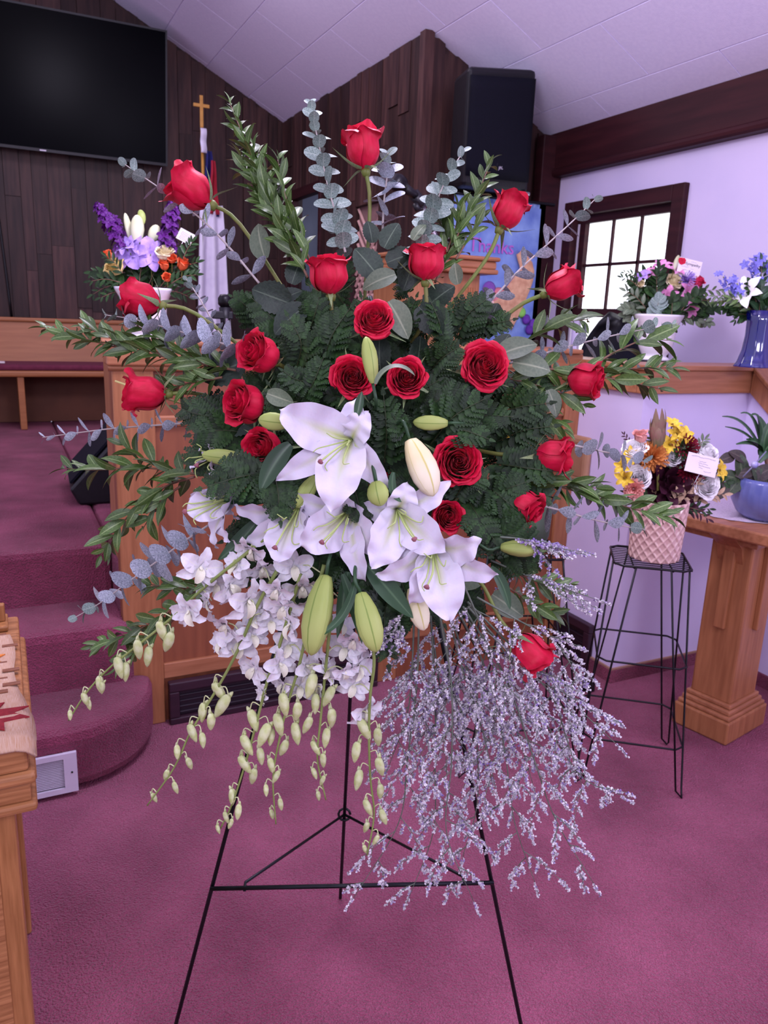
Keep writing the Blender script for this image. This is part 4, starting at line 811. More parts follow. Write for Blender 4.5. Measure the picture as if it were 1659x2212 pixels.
ofl = [(432, 1228, 84), (464, 1262, 72), (410, 1322, 80), (545, 1188, 80), (566, 1228, 74), (498, 1265, 80), (534, 1300, 96), (490, 1350, 86), (556, 1330, 84), (515, 1390, 84), (482, 1388, 70), (612, 1312, 80), (628, 1352, 80), (636, 1226, 76), (652, 1268, 78), (548, 1445, 70), (604, 1436, 72), (662, 1440, 64), (648, 1486, 64), (738, 1296, 56), (746, 1402, 70), (764, 1384, 66), (772, 1440, 84), (764, 1482, 66), (738, 1350, 60), (788, 1535, 76), (690, 1390, 66), (622, 1396, 68), (704, 1448, 60),  (452, 1300, 56), (610, 1480, 60), (680, 1330, 56), (570, 1500, 54), (690, 1490, 56), (745, 1450, 56), (598, 1275, 70), (586, 1345, 66), (545, 1375, 66), (640, 1310, 60), (512, 1222, 66)]
OS = []
for lb, pth in ostems:
    P = cr([at(x, y, OD(y)) for x, y in pth], 40); t = thing('orchid_spray', lb, 'orchid', P[0], 'white orchid sprays hanging from the spray'); n = len(P)
    part('stem', MB().tube(P, [.0030, .0012], 7), K['orchstem'], t); OS.append((t, P, pth))
rb = random.Random(21)
for (px, py, sz) in ofl:
    j = min(range(len(OS)), key=lambda i: min(math.hypot(px-x, py-y) for k in range(len(OS[i][2])-1) for x, y in [(OS[i][2][k][0]*.5+OS[i][2][k+1][0]*.5, OS[i][2][k][1]*.5+OS[i][2][k+1][1]*.5)]))
    t, P, _ = OS[j]; p = at(px, py, OD(py)+.006+rb.uniform(-.012, .02)); s = sz*1.08*OD(py)/F
    A = dirv(rb.uniform(-1.2, 1.2), rb.uniform(-1.0, .35), .75); Mf = frameZ(p, A, RT*math.cos(rb.uniform(-.5, .5))+UP*rb.uniform(-.6, .6), s)
    q = min(P, key=lambda c: (c-p).length)
    fl_ = link('flower', None, Mf, t)
    for me in OP: link('petal', me, Mf, fl_)
    link('lip', OLIP, Mf, fl_)
    part('pedicel', MB().tube(cr([q, q.lerp(p, .5)+UP*.008, p-A*.004], 6), .0011, 5), K['orchbud'], t)
for j, (t, P, pth) in enumerate(OS):
    n = len(P)-1; N = 11; s0 = .42 if j != 4 else .3
    for k in range(N):
        u = s0+(1-s0)*(k+.3)/N; q = P[min(n, int(u*n))]; side = 1 if k % 2 else -1; ln = (.036*(1-.66*(k/N))+.004)*rb.uniform(.85, 1.1)
        out = RT*side*rb.uniform(.012, .02)*(1-.55*k/N)+UP*rb.uniform(.0, .006)-FW*rb.uniform(-.004, .008); e = q+out*1.1-V((0, 0, 1))*(.012*(1-.5*k/N)); dn = (V((0, 0, -1))+RT*rb.uniform(-.5, .5)-FW*rb.uniform(-.2, .3)+RT*side*-.1).normalized()
        part('pedicel', MB().tube(cr([q, q+out*.8+UP*.003, e], 6), .0010, 5), K['orchbud'], t)
        link('bud', OBUD, frameZ(e, dn, RT*rb.uniform(-1, 1)+HF, ln*1.05), t)
# ------------------------------------------------------------------ eucalyptus
def euc(label, pth, dps, lp, gap, kind, facing, tipgreen=True, grow=1.0, pstart=.35):
    P = cr([at(x, y, d) for (x, y), d in zip(pth, dps)], 60); n = len(P)-1; L_ = sum((P[i+1]-P[i]).length for i in range(n)); r = random.Random(hash(label) % 999 if False else len(label)*31+int(pth[0][0]))
    t = thing('eucalyptus_stem', label, 'eucalyptus', P[-1], 'silvery eucalyptus stems in the spray')
    part('stem', MB().tube(P, [.0008, .0021], 6), K['eucstem'], t)
    dm = sum(dps)/len(dps); m = max(4, int(L_/(gap*dm/F))); twist = r.uniform(0, 1.5)
    for k in range(m):
        u = (k+.4)/m; i = min(n-1, int(u*n)); T = (P[i]-P[i+1]).normalized(); s = lp*dm/F*(pstart+(1-pstart)*min(1, u*2.6)**.7)*r.uniform(.88, 1.12)*(1+(grow-1)*u)
        a = perp(T); b = T.cross(a); q0_ = twist+(k % 2)*1.5708+r.uniform(-.35, .35)
        for h in (0, 1):
            q = q0_+h*math.pi; rad = a*math.cos(q)+b*math.sin(q); fwd = .25+.9*max(0, .25-u)*3
            dr = (rad+T*fwd).normalized(); nn = (T*(1-facing)-FW*facing+rad*-.15+V((r.uniform(-.2, .2), r.uniform(-.2, .2), r.uniform(-.2, .2)))).normalized()
            if abs(dr.dot(nn)) > .85: nn = T
            link('leaf', LF['eucg' if (tipgreen and u < .22) or kind == 'eucg' else kind], frame(P[i], dr, nn, (s, s, s)), t)
for a in [('tall upright eucalyptus stem left of the topmost rose', [(670, 218), (686, 300), (708, 400), (730, 480), (746, 545)], [1.33, 1.32, 1.3, 1.28, 1.26], 38, 18, 'eucg', .7),
 ('upright eucalyptus stem right of the topmost rose', [(1004, 322), (965, 385), (940, 445), (922, 500), (905, 560)], [1.33, 1.31, 1.3, 1.28, 1.26], 38, 18, 'eucg', .7),
 ('eucalyptus stem directly behind the topmost rose', [(838, 330), (836, 380), (830, 430), (826, 500)], [1.35, 1.35, 1.34, 1.33], 46, 20, 'euc', .5),
 ('sparse eucalyptus stem with edge on leaves running behind the upper left rose', [(262, 350), (318, 388), (372, 425), (440, 478), (500, 540), (560, 612)], [1.36, 1.35, 1.35, 1.34, 1.32, 1.3], 44, 36, 'eucn', .05),
 ('thin wiry eucalyptus tip in front of the white flag', [(400, 600), (428, 640), (460, 695), (492, 750)], [1.38, 1.36, 1.34, 1.3], 22, 18, 'eucn', .0),
 ('thick silver eucalyptus stem pointing left below the urn', [(226, 680), (290, 690), (360, 708), (430, 728), (490, 745), (545, 770)], [1.31, 1.3, 1.28, 1.26, 1.24, 1.23], 42, 24, 'euc', .35, True, 1.3),
 ('long straight eucalyptus stem pointing left across the oak rail', [(92, 945), (160, 936), (240, 926), (320, 920), (400, 914), (490, 908)], [1.36, 1.35, 1.34, 1.33, 1.32, 1.3], 40, 27, 'eucn', .12, False),
 ('blue silver eucalyptus stem pointing down left over the steps', [(160, 1335), (220, 1300), (280, 1255), (340, 1212), (400, 1168), (450, 1135)], [1.3, 1.29, 1.27, 1.25, 1.24, 1.23], 42, 26, 'euc', .42, True, 1.5),
 ('edge on eucalyptus stem rising right in front of the window frame', [(1288, 428), (1240, 475), (1180, 530), (1120, 585), (1070, 640), (1010, 700)], [1.37, 1.36, 1.35, 1.33, 1.31, 1.28], 44, 34, 'eucn', .1),
 ('long edge on eucalyptus stem pointing right over the ledge', [(1455, 705), (1390, 712), (1310, 728), (1230, 748), (1160, 768), (1100, 785)], [1.36, 1.35, 1.34, 1.32, 1.3, 1.28], 42, 25, 'eucn', .08),
 ('short eucalyptus tip pointing right at the tan box', [(1400, 1000), (1350, 985), (1300, 975), (1240, 962)], [1.34, 1.33, 1.31, 1.29], 38, 32, 'euc', .3),
 ('eucalyptus stem pointing right at the waffle pot', [(1395, 1145), (1340, 1135), (1280, 1122), (1220, 1105), (1170, 1092)], [1.32, 1.31, 1.3, 1.28, 1.26], 42, 27, 'eucn', .2, True, 1.2)]:
    euc(*a)
# ------------------------------------------------------------------ myrtle branches
def myrt(label, shoots, lp=46, gap=13, k2='myrt'):
    t = None; r = random.Random(len(label)*17+len(shoots))
    for pth, dps in shoots:
        P = cr([at(x, y, d) for (x, y), d in zip(pth, dps)], 50); n = len(P)-1; L_ = sum((P[i+1]-P[i]).length for i in range(n)); dm = sum(dps)/len(dps)
        if t is None: t = thing('myrtle_branch', label, 'foliage', P[-1], 'leafy myrtle branches in the spray')
        part('stem', MB().tube(P, [.0007, .0022], 6), K['myrtstem'], t); m = max(4, int(L_/(gap*dm/F)))
        for k in range(m):
            u = (k+.2)/m; i = min(n-1, int(u*n)); T = (P[i]-P[i+1]).normalized(); a = perp(T); b = T.cross(a); s = 1.18*lp*dm/F*(.55+.45*min(1, u*4))*r.uniform(.8, 1.15)
            for h in (0, 1):
                q = k*1.5708*.8+h*math.pi+r.uniform(-.5, .5); rad = a*math.cos(q)+b*math.sin(q); dr = (T*r.uniform(.7, 1.1)+rad*.75).normalized()
                nn = (-FW*.55+T*.25+UP*.45+V((r.uniform(-.6, .6), r.uniform(-.6, .6), r.uniform(-.6, .6)))).normalized()
                link('leaf', LF[k2 if r.random() < .6 else ('myrt2' if k2 == 'myrt' else 'myrt')], frame(P[i], dr, nn, s), t)
for a in [('tall myrtle branch rising at the upper left of the spray', [([(496, 222), (530, 305), (572, 410), (620, 510), (665, 600)], [1.35, 1.33, 1.31, 1.28, 1.26]), ([(600, 345), (612, 410), (640, 490), (668, 560)], [1.33, 1.31, 1.29, 1.27]), ([(515, 330), (552, 410), (600, 490), (640, 560)], [1.34, 1.32, 1.3, 1.28]), ([(545, 310), (575, 390), (610, 470)], [1.34, 1.32, 1.3])], 48, 15),
 ('pale green myrtle shoots in front of the banner', [([(1062, 346), (1035, 410), (1005, 475), (968, 550), (940, 610)], [1.35, 1.33, 1.31, 1.29, 1.27]), ([(990, 440), (985, 490), (965, 545)], [1.33, 1.31, 1.29]), ([(1040, 470), (1015, 510), (985, 560)], [1.32, 1.3, 1.28]), ([(955, 470), (958, 520), (955, 570)], [1.33, 1.31, 1.29])], 46, 17),
 ('long myrtle branch pointing left across the pew and rail', [([(95, 708), (170, 728), (260, 752), (350, 770), (430, 785), (510, 800)], [1.38, 1.36, 1.34, 1.31, 1.28, 1.26]), ([(180, 705), (260, 738), (350, 765)], [1.36, 1.34, 1.31]), ([(290, 700), (370, 745), (450, 790)], [1.32, 1.3, 1.27]), ([(330, 850), (400, 830), (480, 815)], [1.31, 1.29, 1.26])], 50, 15),
 ('drooping myrtle branch at left over the stage monitor', [([(140, 1012), (210, 1015), (290, 1010), (360, 1015), (430, 1025)], [1.36, 1.34, 1.31, 1.29, 1.26]), ([(218, 1200), (250, 1150), (300, 1090), (360, 1050), (420, 1030)], [1.32, 1.31, 1.29, 1.28, 1.26]), ([(265, 960), (310, 990), (370, 1015)], [1.32, 1.3, 1.28]), ([(310, 1140), (345, 1085), (390, 1050)], [1.31, 1.29, 1.27])], 54, 21, 'myrt2'),
 ('myrtle branch pointing lower left under the blue silver eucalyptus', [([(200, 1395), (270, 1375), (350, 1330), (430, 1280), (490, 1240)], [1.34, 1.32, 1.29, 1.26, 1.24]), ([(310, 1260), (380, 1270), (450, 1265)], [1.31, 1.29, 1.26]), ([(250, 1440), (310, 1390), (380, 1335)], [1.33, 1.31, 1.29])], 48, 19, 'myrt2'),
 ('myrtle branch at right reaching over the oak ledge', [([(1452, 795), (1390, 795), (1320, 800), (1240, 800), (1150, 795)], [1.38, 1.36, 1.34, 1.31, 1.28]), ([(1425, 840), (1360, 825), (1290, 812)], [1.36, 1.34, 1.32])], 54, 20),
 ('glossy myrtle shoot at right in front of the black chair', [([(1270, 690), (1225, 695), (1170, 715), (1115, 755)], [1.33, 1.31, 1.29, 1.27]), ([(1445, 735), (1390, 735), (1330, 760), (1280, 790)], [1.37, 1.35, 1.34, 1.33])], 58, 26, 'myrt2'),
 ('short myrtle shoots at right below the ledge', [([(1262, 875), (1210, 850), (1150, 830), (1090, 815)], [1.31, 1.3, 1.28, 1.26]), ([(1220, 930), (1170, 890), (1110, 850)], [1.3, 1.28, 1.26])], 50, 20, 'myrt2'),
 ('myrtle branch at right pointing to the waffle pot', [([(1452, 1118), (1390, 1105), (1320, 1085), (1240, 1060), (1160, 1040), (1090, 1020)], [1.35, 1.34, 1.32, 1.3, 1.27, 1.25]), ([(1290, 1055), (1230, 1045), (1160, 1035)], [1.31, 1.29, 1.27])], 56, 19),
 ('low myrtle shoots at right above the statice', [([(1240, 1275), (1190, 1265), (1130, 1245), (1070, 1210)], [1.3, 1.28, 1.26, 1.24]), ([(1160, 1205), (1120, 1200), (1070, 1190)], [1.28, 1.26, 1.24]), ([(1210, 1330), (1160, 1310), (1100, 1270)], [1.3, 1.28, 1.25])], 46, 17)]:
    myrt(*a)
# ------------------------------------------------------------------ leatherleaf fern
def frond(label, b, m, e, dps, ln=1.0):
    P = cr([at(*q, d) for q, d in zip((b, m, e), dps)], 30); n = len(P)-1; r = random.Random(int(b[0]*3+e[1]*7)); L_ = sum((P[i+1]-P[i]).length for i in range(n))
    t = thing('fern_frond', label, 'fern', P[0], 'leatherleaf fern fronds in the spray'); part('rachis', MB().tube(P, [.0013, .0005], 5), K['fernstem'], t)
    N = 9; nn0 = (-FW+UP*r.uniform(-.1, .5)+RT*r.uniform(-.4, .4)).normalized()
    for k in range(N):
        u = .12+.84*k/N; i = min(n-1, int(u*n)); T = (P[i+1]-P[i]).normalized(); S = T.cross(nn0).normalized(); pl = L_*(.44*(1-u)**.7+.07)*ln
        for s in (1, -1):
            dr = (S*s*1.0+T*(.55+.5*u)+nn0*r.uniform(-.15, .1)).normalized()
            link('pinna', PIN[r.randrange(3)], frame(P[i], dr, (nn0+S*r.uniform(-.3, .3)), (pl*1.05, pl, pl)), t)
    link('pinna', PIN[0], frame(P[n-1], (P[n]-P[n-1]), nn0, L_*.12), t)
fx = [((700, 1150), (690, 1220), (680, 1290), 1.27), ((760, 1180), (770, 1250), (778, 1330), 1.27), ((820, 1200), (850, 1270), (880, 1350), 1.26), ((900, 1230), (930, 1290), (960, 1350), 1.26), ((960, 1230), (1000, 1290), (1040, 1340), 1.27), ((640, 1150), (590, 1200), (540, 1260), 1.27), ((720, 1200), (650, 1260), (600, 1330), 1.29), ((600, 1120), (540, 1150), (480, 1170), 1.26), ((600, 1020), (520, 1030), (432, 1056), 1.14), ((590, 1010), (600, 1060), (606, 1128), 1.13), ((762, 1040), (775, 1090), (783, 1122), 1.13), ((830, 1000), (835, 930), (828, 850), 1.16), ((900, 960), (870, 930), (850, 900), 1.16), ((930, 960), (980, 900), (1050, 860), 1.17), ((1000, 930), (1040, 900), (1110, 900), 1.19), ((900, 870), (960, 860), (1020, 850), 1.2),
  ((560, 940), (480, 930), (410, 940), 1.24), ((540, 960), (450, 980), (410, 1010), 1.24), ((530, 900), (450, 900), (380, 880), 1.27), ((640, 760), (600, 700), (540, 640), 1.25), ((660, 740), (680, 680), (690, 640), 1.22), ((640, 800), (650, 740), (620, 680), 1.2), ((700, 780), (720, 720), (760, 660), 1.2), ((690, 830), (640, 820), (610, 800), 1.18), ((660, 860), (680, 820), (700, 770), 1.17),
  ((960, 760), (950, 700), (930, 650), 1.23), ((980, 740), (1010, 680), (1060, 640), 1.25), ((930, 800), (960, 770), (1000, 745), 1.19), ((1020, 700), (1060, 700), (1110, 690), 1.27), ((1050, 900), (1120, 880), (1190, 870), 1.24), ((1060, 960), (1130, 930), (1200, 920), 1.25), ((1060, 1000), (1130, 1010), (1210, 1020), 1.23), ((1040, 1040), (1090, 1080), (1150, 1130), 1.21), ((1000, 1060), (1030, 1110), (1070, 1170), 1.2), ((1020, 1120), (1080, 1150), (1170, 1170), 1.2), ((980, 1080), (1010, 1040), (1060, 1030), 1.18), ((900, 900), (930, 880), (960, 850), 1.19),
  ((720, 640), (740, 600), (750, 560), 1.3), ((880, 640), (870, 600), (860, 560), 1.3), ((800, 760), (790, 700), (780, 640), 1.25), ((860, 740), (880, 690), (900, 640), 1.25), ((560, 700), (530, 660), (500, 640), 1.28), ((590, 850), (560, 830), (520, 820), 1.25), ((640, 920), (610, 880), (580, 830), 1.2), ((1100, 800), (1150, 830), (1200, 850), 1.28), ((620, 1200), (560, 1220), (500, 1230), 1.23), ((660, 1160), (640, 1210), (600, 1260), 1.2), ((860, 1240), (880, 1290), (900, 1330), 1.22), ((840, 1280), (830, 1340), (840, 1440), 1.22), ((1060, 1190), (1110, 1200), (1180, 1220), 1.22), ((900, 1000), (880, 1050), (900, 1090), 1.2), ((1050, 1100), (1090, 1060), (1140, 1040), 1.22), ((780, 880), (740, 860), (700, 850), 1.2), ((960, 940), (1000, 930), (1060, 950), 1.17), ((860, 880), (900, 850), (950, 820), 1.21), ((740, 740), (730, 700), (700, 660), 1.24), ((1000, 840), (1050, 820), (1100, 830), 1.24), ((1080, 1060), (1140, 1060), (1200, 1075), 1.25)]
SHORT = ['the topmost rose', 'the upper left rose', 'the upright rose left of the big leaves', 'the upright rose right of the big leaves', 'the rose before the banner', 'the rose beside the window', 'the rose before the urn', 'the leftmost rose', 'the highest of the three stacked roses', 'the middle of the three stacked roses', 'the rose left of the largest lily', 'the highest centre rose', 'the rose above the largest lily', 'the rose under the curled leaf', 'the largest rose', 'the rose before the ledge', 'the rose before the tan box', 'the rose beside the cream bud', 'the nodding rose', 'the small dark rose', 'the lowest rose', 'the shaded rose']
for (b, m, e, d) in fx:
    j = near_rose(*e); dx_, dy_ = e[0]-roses[j][0], e[1]-roses[j][1]; side = ('right of ' if dx_ > 0 else 'left of ') if abs(dx_) > abs(dy_) else ('below ' if dy_ > 0 else 'above ')
    z = 'pointing '+dname(math.degrees(math.atan2(b[1]-e[1], e[0]-b[0])))+', '+side+SHORT[j]
    z0_ = 'above the centre roses' if e[1] < 720 else ('at the left of the spray' if e[0] < 640 else ('at the right of the spray' if e[0] > 960 else 'between the roses and lilies'))
    frond('dark fern frond '+z, b, m, e, (d+.05, d+.01, d), 1.0)
rb = random.Random(5)
for k in range(46):                                   # deep fill behind the flowers
    a = rb.uniform(0, 6.283); r0 = rb.uniform(.15, .75); b = (800+330*r0*math.cos(a)*.6, 930+330*r0*math.sin(a)*.6); ln = rb.uniform(130, 210); a2 = a+rb.uniform(-.5, .5)
    e = (b[0]+ln*math.cos(a2)*1.05, b[1]+ln*math.sin(a2)*.95)
    if e[1] > 1240 or e[1] < 560: continue
    d = DB(*e)+rb.uniform(.05, .1); frond('shaded leatherleaf fern frond filling the back of the spray', b, ((b[0]+e[0])/2+rb.uniform(-10, 10), (b[1]+e[1])/2+rb.uniform(-10, 10)), e, (d+.05, d, d), 1.15)
# ------------------------------------------------------------------ statice
def floret_mesh(mb, p, d, s, r):
    a = perp(d)*1.0; b = d.cross(a); q = r.uniform(0, 6.28); n = 4
    ring = [p+d*s+(a*math.cos(q+i*6.283/n)+b*math.sin(q+i*6.283/n))*s*.55 for i in range(n)]
    mb.add([p]+ring+[p+d*s*.75], [(0, 1+i, 1+(i+1) % n) for i in range(n)]+[(n+1, 1+(i+1) % n, 1+i) for i in range(n)])
def statice(label, pth, dps, spread, seed, dens=1.0):
    r = random.Random(seed); P = cr([at(x, y, d) for (x, y), d in zip(pth, dps)], 40); n = len(P)-1
    t = thing('statice_spray', label, 'statice', P[0], 'lavender statice sprays hanging from the spray'); st = MB(); A = MB(); B = MB()
    st.tube(P, [.0019, .0006], 5); dm = sum(dps)/len(dps); sp = spread*dm/F
    def spike(q, dr, ln, vio):
        e = q+dr*ln+V((0, 0, -1))*(.10*ln); st.tube(cr([q, q.lerp(e, .5)+UP*.002, e], 4), .0005, 3, False)
        m = int(ln/.0013*dens)+4; sd = (perp(dr)*r.choice((1, -1))+V((0, 0, -.3))).normalized()
        for k in range(m):
            u = k/m; pp_ = q.lerp(e, .05+.95*u); dd = (dr*.5+sd*.7+V((r.uniform(-.6, .6), r.uniform(-.6, .6), r.uniform(-.6, .6)))).normalized()
            floret_mesh(B if r.random() < vio else A, pp_+dd*r.uniform(0, .0022)+perp(dr)*r.uniform(-.0015, .0015), dd, r.uniform(.0028, .0047), r)
    for k in range(int(11*dens)):
        u = .22+.76*(k+r.random()*.7)/(11*dens); i = min(n-1, int(u*n)); T = (P[i+1]-P[i]).normalized(); side = 1 if k % 2 else -1; w_ = sp*(.62+.5*math.sin(math.pi*min(1, u*.85+.1)))*r.uniform(.55, 1.1)
        dr = (T*.8+RT*side*r.uniform(.3, .85)-FW*r.uniform(-.45, .5)).normalized(); e = P[i]+dr*w_; vio = .75 if at(0, 1500, 1).z < e.z-.12 and r.random() < .55 else .2
        bp = cr([P[i], P[i].lerp(e, .5)-T*.006, e], 6); st.tube(bp, [.0010, .0005], 4, False)
        for j in range(6):
            q = bp[1+j]; sd2 = 1 if j % 2 else -1
            spike(q, (dr*.8+RT*sd2*r.uniform(.3, .8)-FW*r.uniform(-.4, .4)+T*.2).normalized(), w_*r.uniform(.22, .40)*(1.15-.1*j), vio)
        spike(e, (dr+T*.3).normalized(), w_*.34, vio)
    spike(P[-1], (P[-1]-P[-2]).normalized(), .03, .2)
    part('stem', st, K['statstem'], t); part('florets', A, K['stat'], t, kind='stuff', smooth=False); part('florets', B, K['statviolet'], t, kind='stuff', smooth=False, label='violet florets')
sx = [('statice spray with the lowest left tip, below the crossbar', [(905, 1330), (900, 1480), (880, 1640), (860, 1780), (765, 1938)], 100), ('statice spray hanging straight over the easel crossbar', [(930, 1330), (940, 1500), (940, 1660), (935, 1800), (885, 1935)], 95), ('statice spray ending lowest beside the right easel leg', [(950, 1330), (975, 1480), (975, 1650), (965, 1800), (1022, 1945)], 95),
 ('statice spray in front of the right easel leg', [(970, 1320), (1010, 1450), (1030, 1600), (1030, 1740), (1000, 1850)], 105), ('statice spray hanging right of the easel leg', [(985, 1310), (1050, 1450), (1090, 1620), (1110, 1770), (1155, 1905)], 110), ('statice spray with the far lower right tip', [(1000, 1310), (1090, 1460), (1150, 1630), (1200, 1770), (1282, 1908)], 100), ('statice spray with a long thin tip reaching right', [(1010, 1300), (1110, 1440), (1190, 1580), (1260, 1680), (1338, 1716)], 95), ('statice spray reaching right under the lowest rose', [(1010, 1300), (1100, 1390), (1190, 1470), (1260, 1540), (1332, 1608)], 95),
 ('statice spray beside the dark vent of the half wall', [(1030, 1290), (1120, 1340), (1190, 1380), (1230, 1430), (1250, 1480)], 80), ('small statice sprig reaching right above the dark vent', [(1060, 1210), (1130, 1240), (1200, 1265), (1280, 1292)], 70), ('uppermost small statice sprig beside the green bud', [(1080, 1160), (1130, 1165), (1180, 1180), (1244, 1190)], 60), ('statice spray at the left edge of the statice', [(895, 1320), (890, 1440), (880, 1540), (842, 1650)], 85), ('purple statice cluster under the lowest lily', [(940, 1300), (960, 1370), (970, 1440), (960, 1520)], 110), ('dense purple statice cluster left of the lowest rose', [(1000, 1260), (1030, 1330), (1060, 1420), (1080, 1500)], 105),
 ('statice spray in the thick of the cluster below the lowest rose', [(1000, 1320), (1070, 1450), (1110, 1560), (1150, 1690)], 115), ('statice spray in the middle of the cluster', [(970, 1330), (1000, 1450), (1040, 1570), (1070, 1700)], 115), ('short statice tuft beside the plump hanging bud', [(880, 1310), (862, 1340), (850, 1365), (845, 1390)], 46), ('statice spray hanging left of the middle of the cluster', [(930, 1330), (945, 1450), (960, 1560), (965, 1680)], 110), ('statice spray beside the wire stand legs', [(1010, 1310), (1110, 1420), (1190, 1500), (1225, 1600), (1255, 1690)], 90)]
for i, (lb, pth, spd) in enumerate(sx):
    statice(lb, pth, [1.21+.17*clamp((y-1280)/650.)+.03*math.sin(i*2.3) for x, y in pth], spd, 50+i, 1.0 if spd > 75 else .7)
# ================================================================== vases and arrangements in the background
def joined(meshes):
    mb = MB()
    for me in meshes: mb.add([v.co.copy() for v in me.vertices], [tuple(p.vertices) for p in me.polygons])
    return mb
JR = {k: joined(ROSE[k]).mesh('bloom', K['rose']) for k in ('bud', 'half', 'open')}
def star(n, wd, cup, rec, seed, ph=0, sh=lambda t: math.sin(math.pi*min(1, .08+.9*t))**.7):
    mb = MB()
    for i in range(n):
        a = ph+i*6.283/n; o = V((math.cos(a), math.sin(a), 0)); mb.blade([V((0, 0, 0)), o*.15+V((0, 0, cup*.6)), o*.36+V((0, 0, cup)), o*.52+V((0, 0, cup-rec))], wd*(1 if i % 2 else .8), V((0, 0, 1)), sh, 8, 4, .3, .12, i)
    return mb
def with_center(mb, r, z):
    return mb
STAR6 = star(6, .16, .30, .10, 1, 0, lambda t: math.sin(math.pi*min(1, .08+.92*t))**.95).mesh('bloom', K['lily']); STAR5 = star(5, .19, .06, .03, 2).mesh('bloom', K['lily']); GLAD = star(6, .21, .16, .12, 3).mesh('bloom', K['lily'])
def mum(seed, n=90, wd=.045):
    r = random.Random(seed); mb = MB()
    for i in range(n):
        u = (i+.5)/n; th = math.acos(1-u*1.25) if u*1.25 < 2 else 3; ph = i*2.39996; d = V((math.sin(th)*math.cos(ph), math.sin(th)*math.sin(ph), math.cos(th))); ln = .42+.1*r.random()
        mb.blade([V((0, 0, 0)), d*ln*.4, d*ln*.8+V((0, 0, .02)), d*ln+V((0, 0, .05))], wd, V((0, 0, 1))+d*.3, lambda t: .4+.6*math.sin(math.pi*min(1, .1+.8*t)), 4, 2, .4)
    return mb.mesh('bloom', K['lily'])
MUM = mum(1); CARN = mum(2, 60, .09)
def leafball(seed, n, wd):
    r = random.Random(seed); mb = MB()
    for i in range(n):
        th = math.acos(1-1.3*(i+.5)/n); ph = i*2.4; d = V((math.sin(th)*math.cos(ph), math.sin(th)*math.sin(ph), math.cos(th)))
        mb.blade([d*.05, d*.25, d*.42+V((0, 0, .03)), d*r.uniform(.45, .6)], wd, V((0, 0, 1))+d*.2, None, 5, 2, .2)
    return mb.mesh('bloom', K['lily'])
DARKLEAF = leafball(4, 34, .085)
def fmat(n, c, c2=None): return mat(n, rgb(*c), .55, rgb(*(c2 or [min(255, x+16) for x in c])), 14, spec=.3, objvar=.06)
Q = dict(cream=fmat('cream_petal', (228, 216, 176)), yellow=fmat('yellow_rose_petal', (228, 204, 128)), orange=fmat('orange_petal', (226, 96, 50)), lav=fmat('lavender_petal', (172, 142, 216)), purple=fmat('purple_petal', (70, 14, 92), (98, 32, 124)), white=fmat('white_petal', (248, 244, 244)),
  pink=fmat('pink_petal', (220, 132, 186), (236, 168, 206)), pinkred=fmat('cerise_petal', (206, 40, 84)), yel=fmat('yellow_alstroemeria_petal', (222, 184, 40), (236, 206, 80)), burg=fmat('burgundy_petal', (110, 16, 40), (136, 26, 48)), dburg=fmat('dark_burgundy_leaf', (52, 16, 34), (66, 24, 42)), omum=fmat('orange_mum_petal', (204, 126, 60), (220, 150, 84)), peach=fmat('peach_petal', (226, 158, 146)),
  blue=fmat('blue_delphinium_petal', (108, 104, 200), (150, 148, 224)), sage=fmat('tan_sprig', (176, 146, 116), (196, 166, 136)), protea=fmat('protea_bract', (136, 86, 84), (118, 116, 78)), wlil=fmat('white_lily_bud_petal', (196, 200, 150), (214, 216, 184)))
def bloom(name, label, cat, me, mt, px, py, sp, dp, ax, grp, sy=1.0, ctr=None):
    A = dirv(*ax); p = at(px, py, dp); s = sp*dp/F; t = thing(name, label, cat, p-A*s*.3, grp); r = random.Random(int(px*7+py))
    off = .5 if me in JR.values() else .1
    link('bloom', me, frameZ(p-A*s*off*sy, A, perp(A)*math.cos(r.uniform(0, 6))+A.cross(perp(A))*math.sin(r.uniform(0, 6)), s*(.86 if me in JR.values() else 1.0)) @ M.Diagonal(V((1, 1, sy, 1))), t, mt)
    if ctr: part('centre', MB().lathe([(0, 0), (.05*s, .0), (.06*s, .05*s), (0, .09*s)], 8, frameZ(p+A*s*.02, A)), ctr, t)
    part('stem', MB().tube([p-A*s*.3*off, p-A*s*.5-V((0, 0, s*.9))], .0018, 5), K['rosestem'], t)
    return t
def sprig(label, px, py, an, ln, lp, dp, kind, n=9, mt=None, cat='foliage', wob=.3, grp='greenery in the background arrangements'):
    a = math.radians(an); r = random.Random(int(px*3+py*5+an)); d0 = dirv(math.cos(a), math.sin(a), .15); P0 = at(px, py, dp); L_ = ln*dp/F; P = cr([P0, P0+d0*L_*.5+UP*L_*.05, P0+d0*L_-UP*L_*.08], 14)
    label = label.replace(' sprig', ' sprig pointing '+dname(an), 1)
    t = thing('foliage_sprig', label, cat, P0, grp); part('stem', MB().tube(P, [.0014, .0006], 5), K['myrtstem'], t); s = lp*dp/F
    for k in range(n):
        u = (k+.5)/n; i = min(13, int(u*14)); T = (P[i+1]-P[i]).normalized(); S = T.cross(-FW).normalized()*(1 if k % 2 else -1); dr = (T*.8+S*.8-FW*r.uniform(-wob, wob)).normalized()
        link('leaf', LF[kind], frame(P[i], dr, (-FW+UP*.4+V((r.uniform(-.4, .4), r.uniform(-.4, .4), r.uniform(-.4, .4)))), s*r.uniform(.8, 1.1)*(1.1-.4*u)), t, mt)
    link('leaf', LF[kind], frame(P[-1], P[-1]-P[-2], -FW, s*.7), t, mt)
    return t
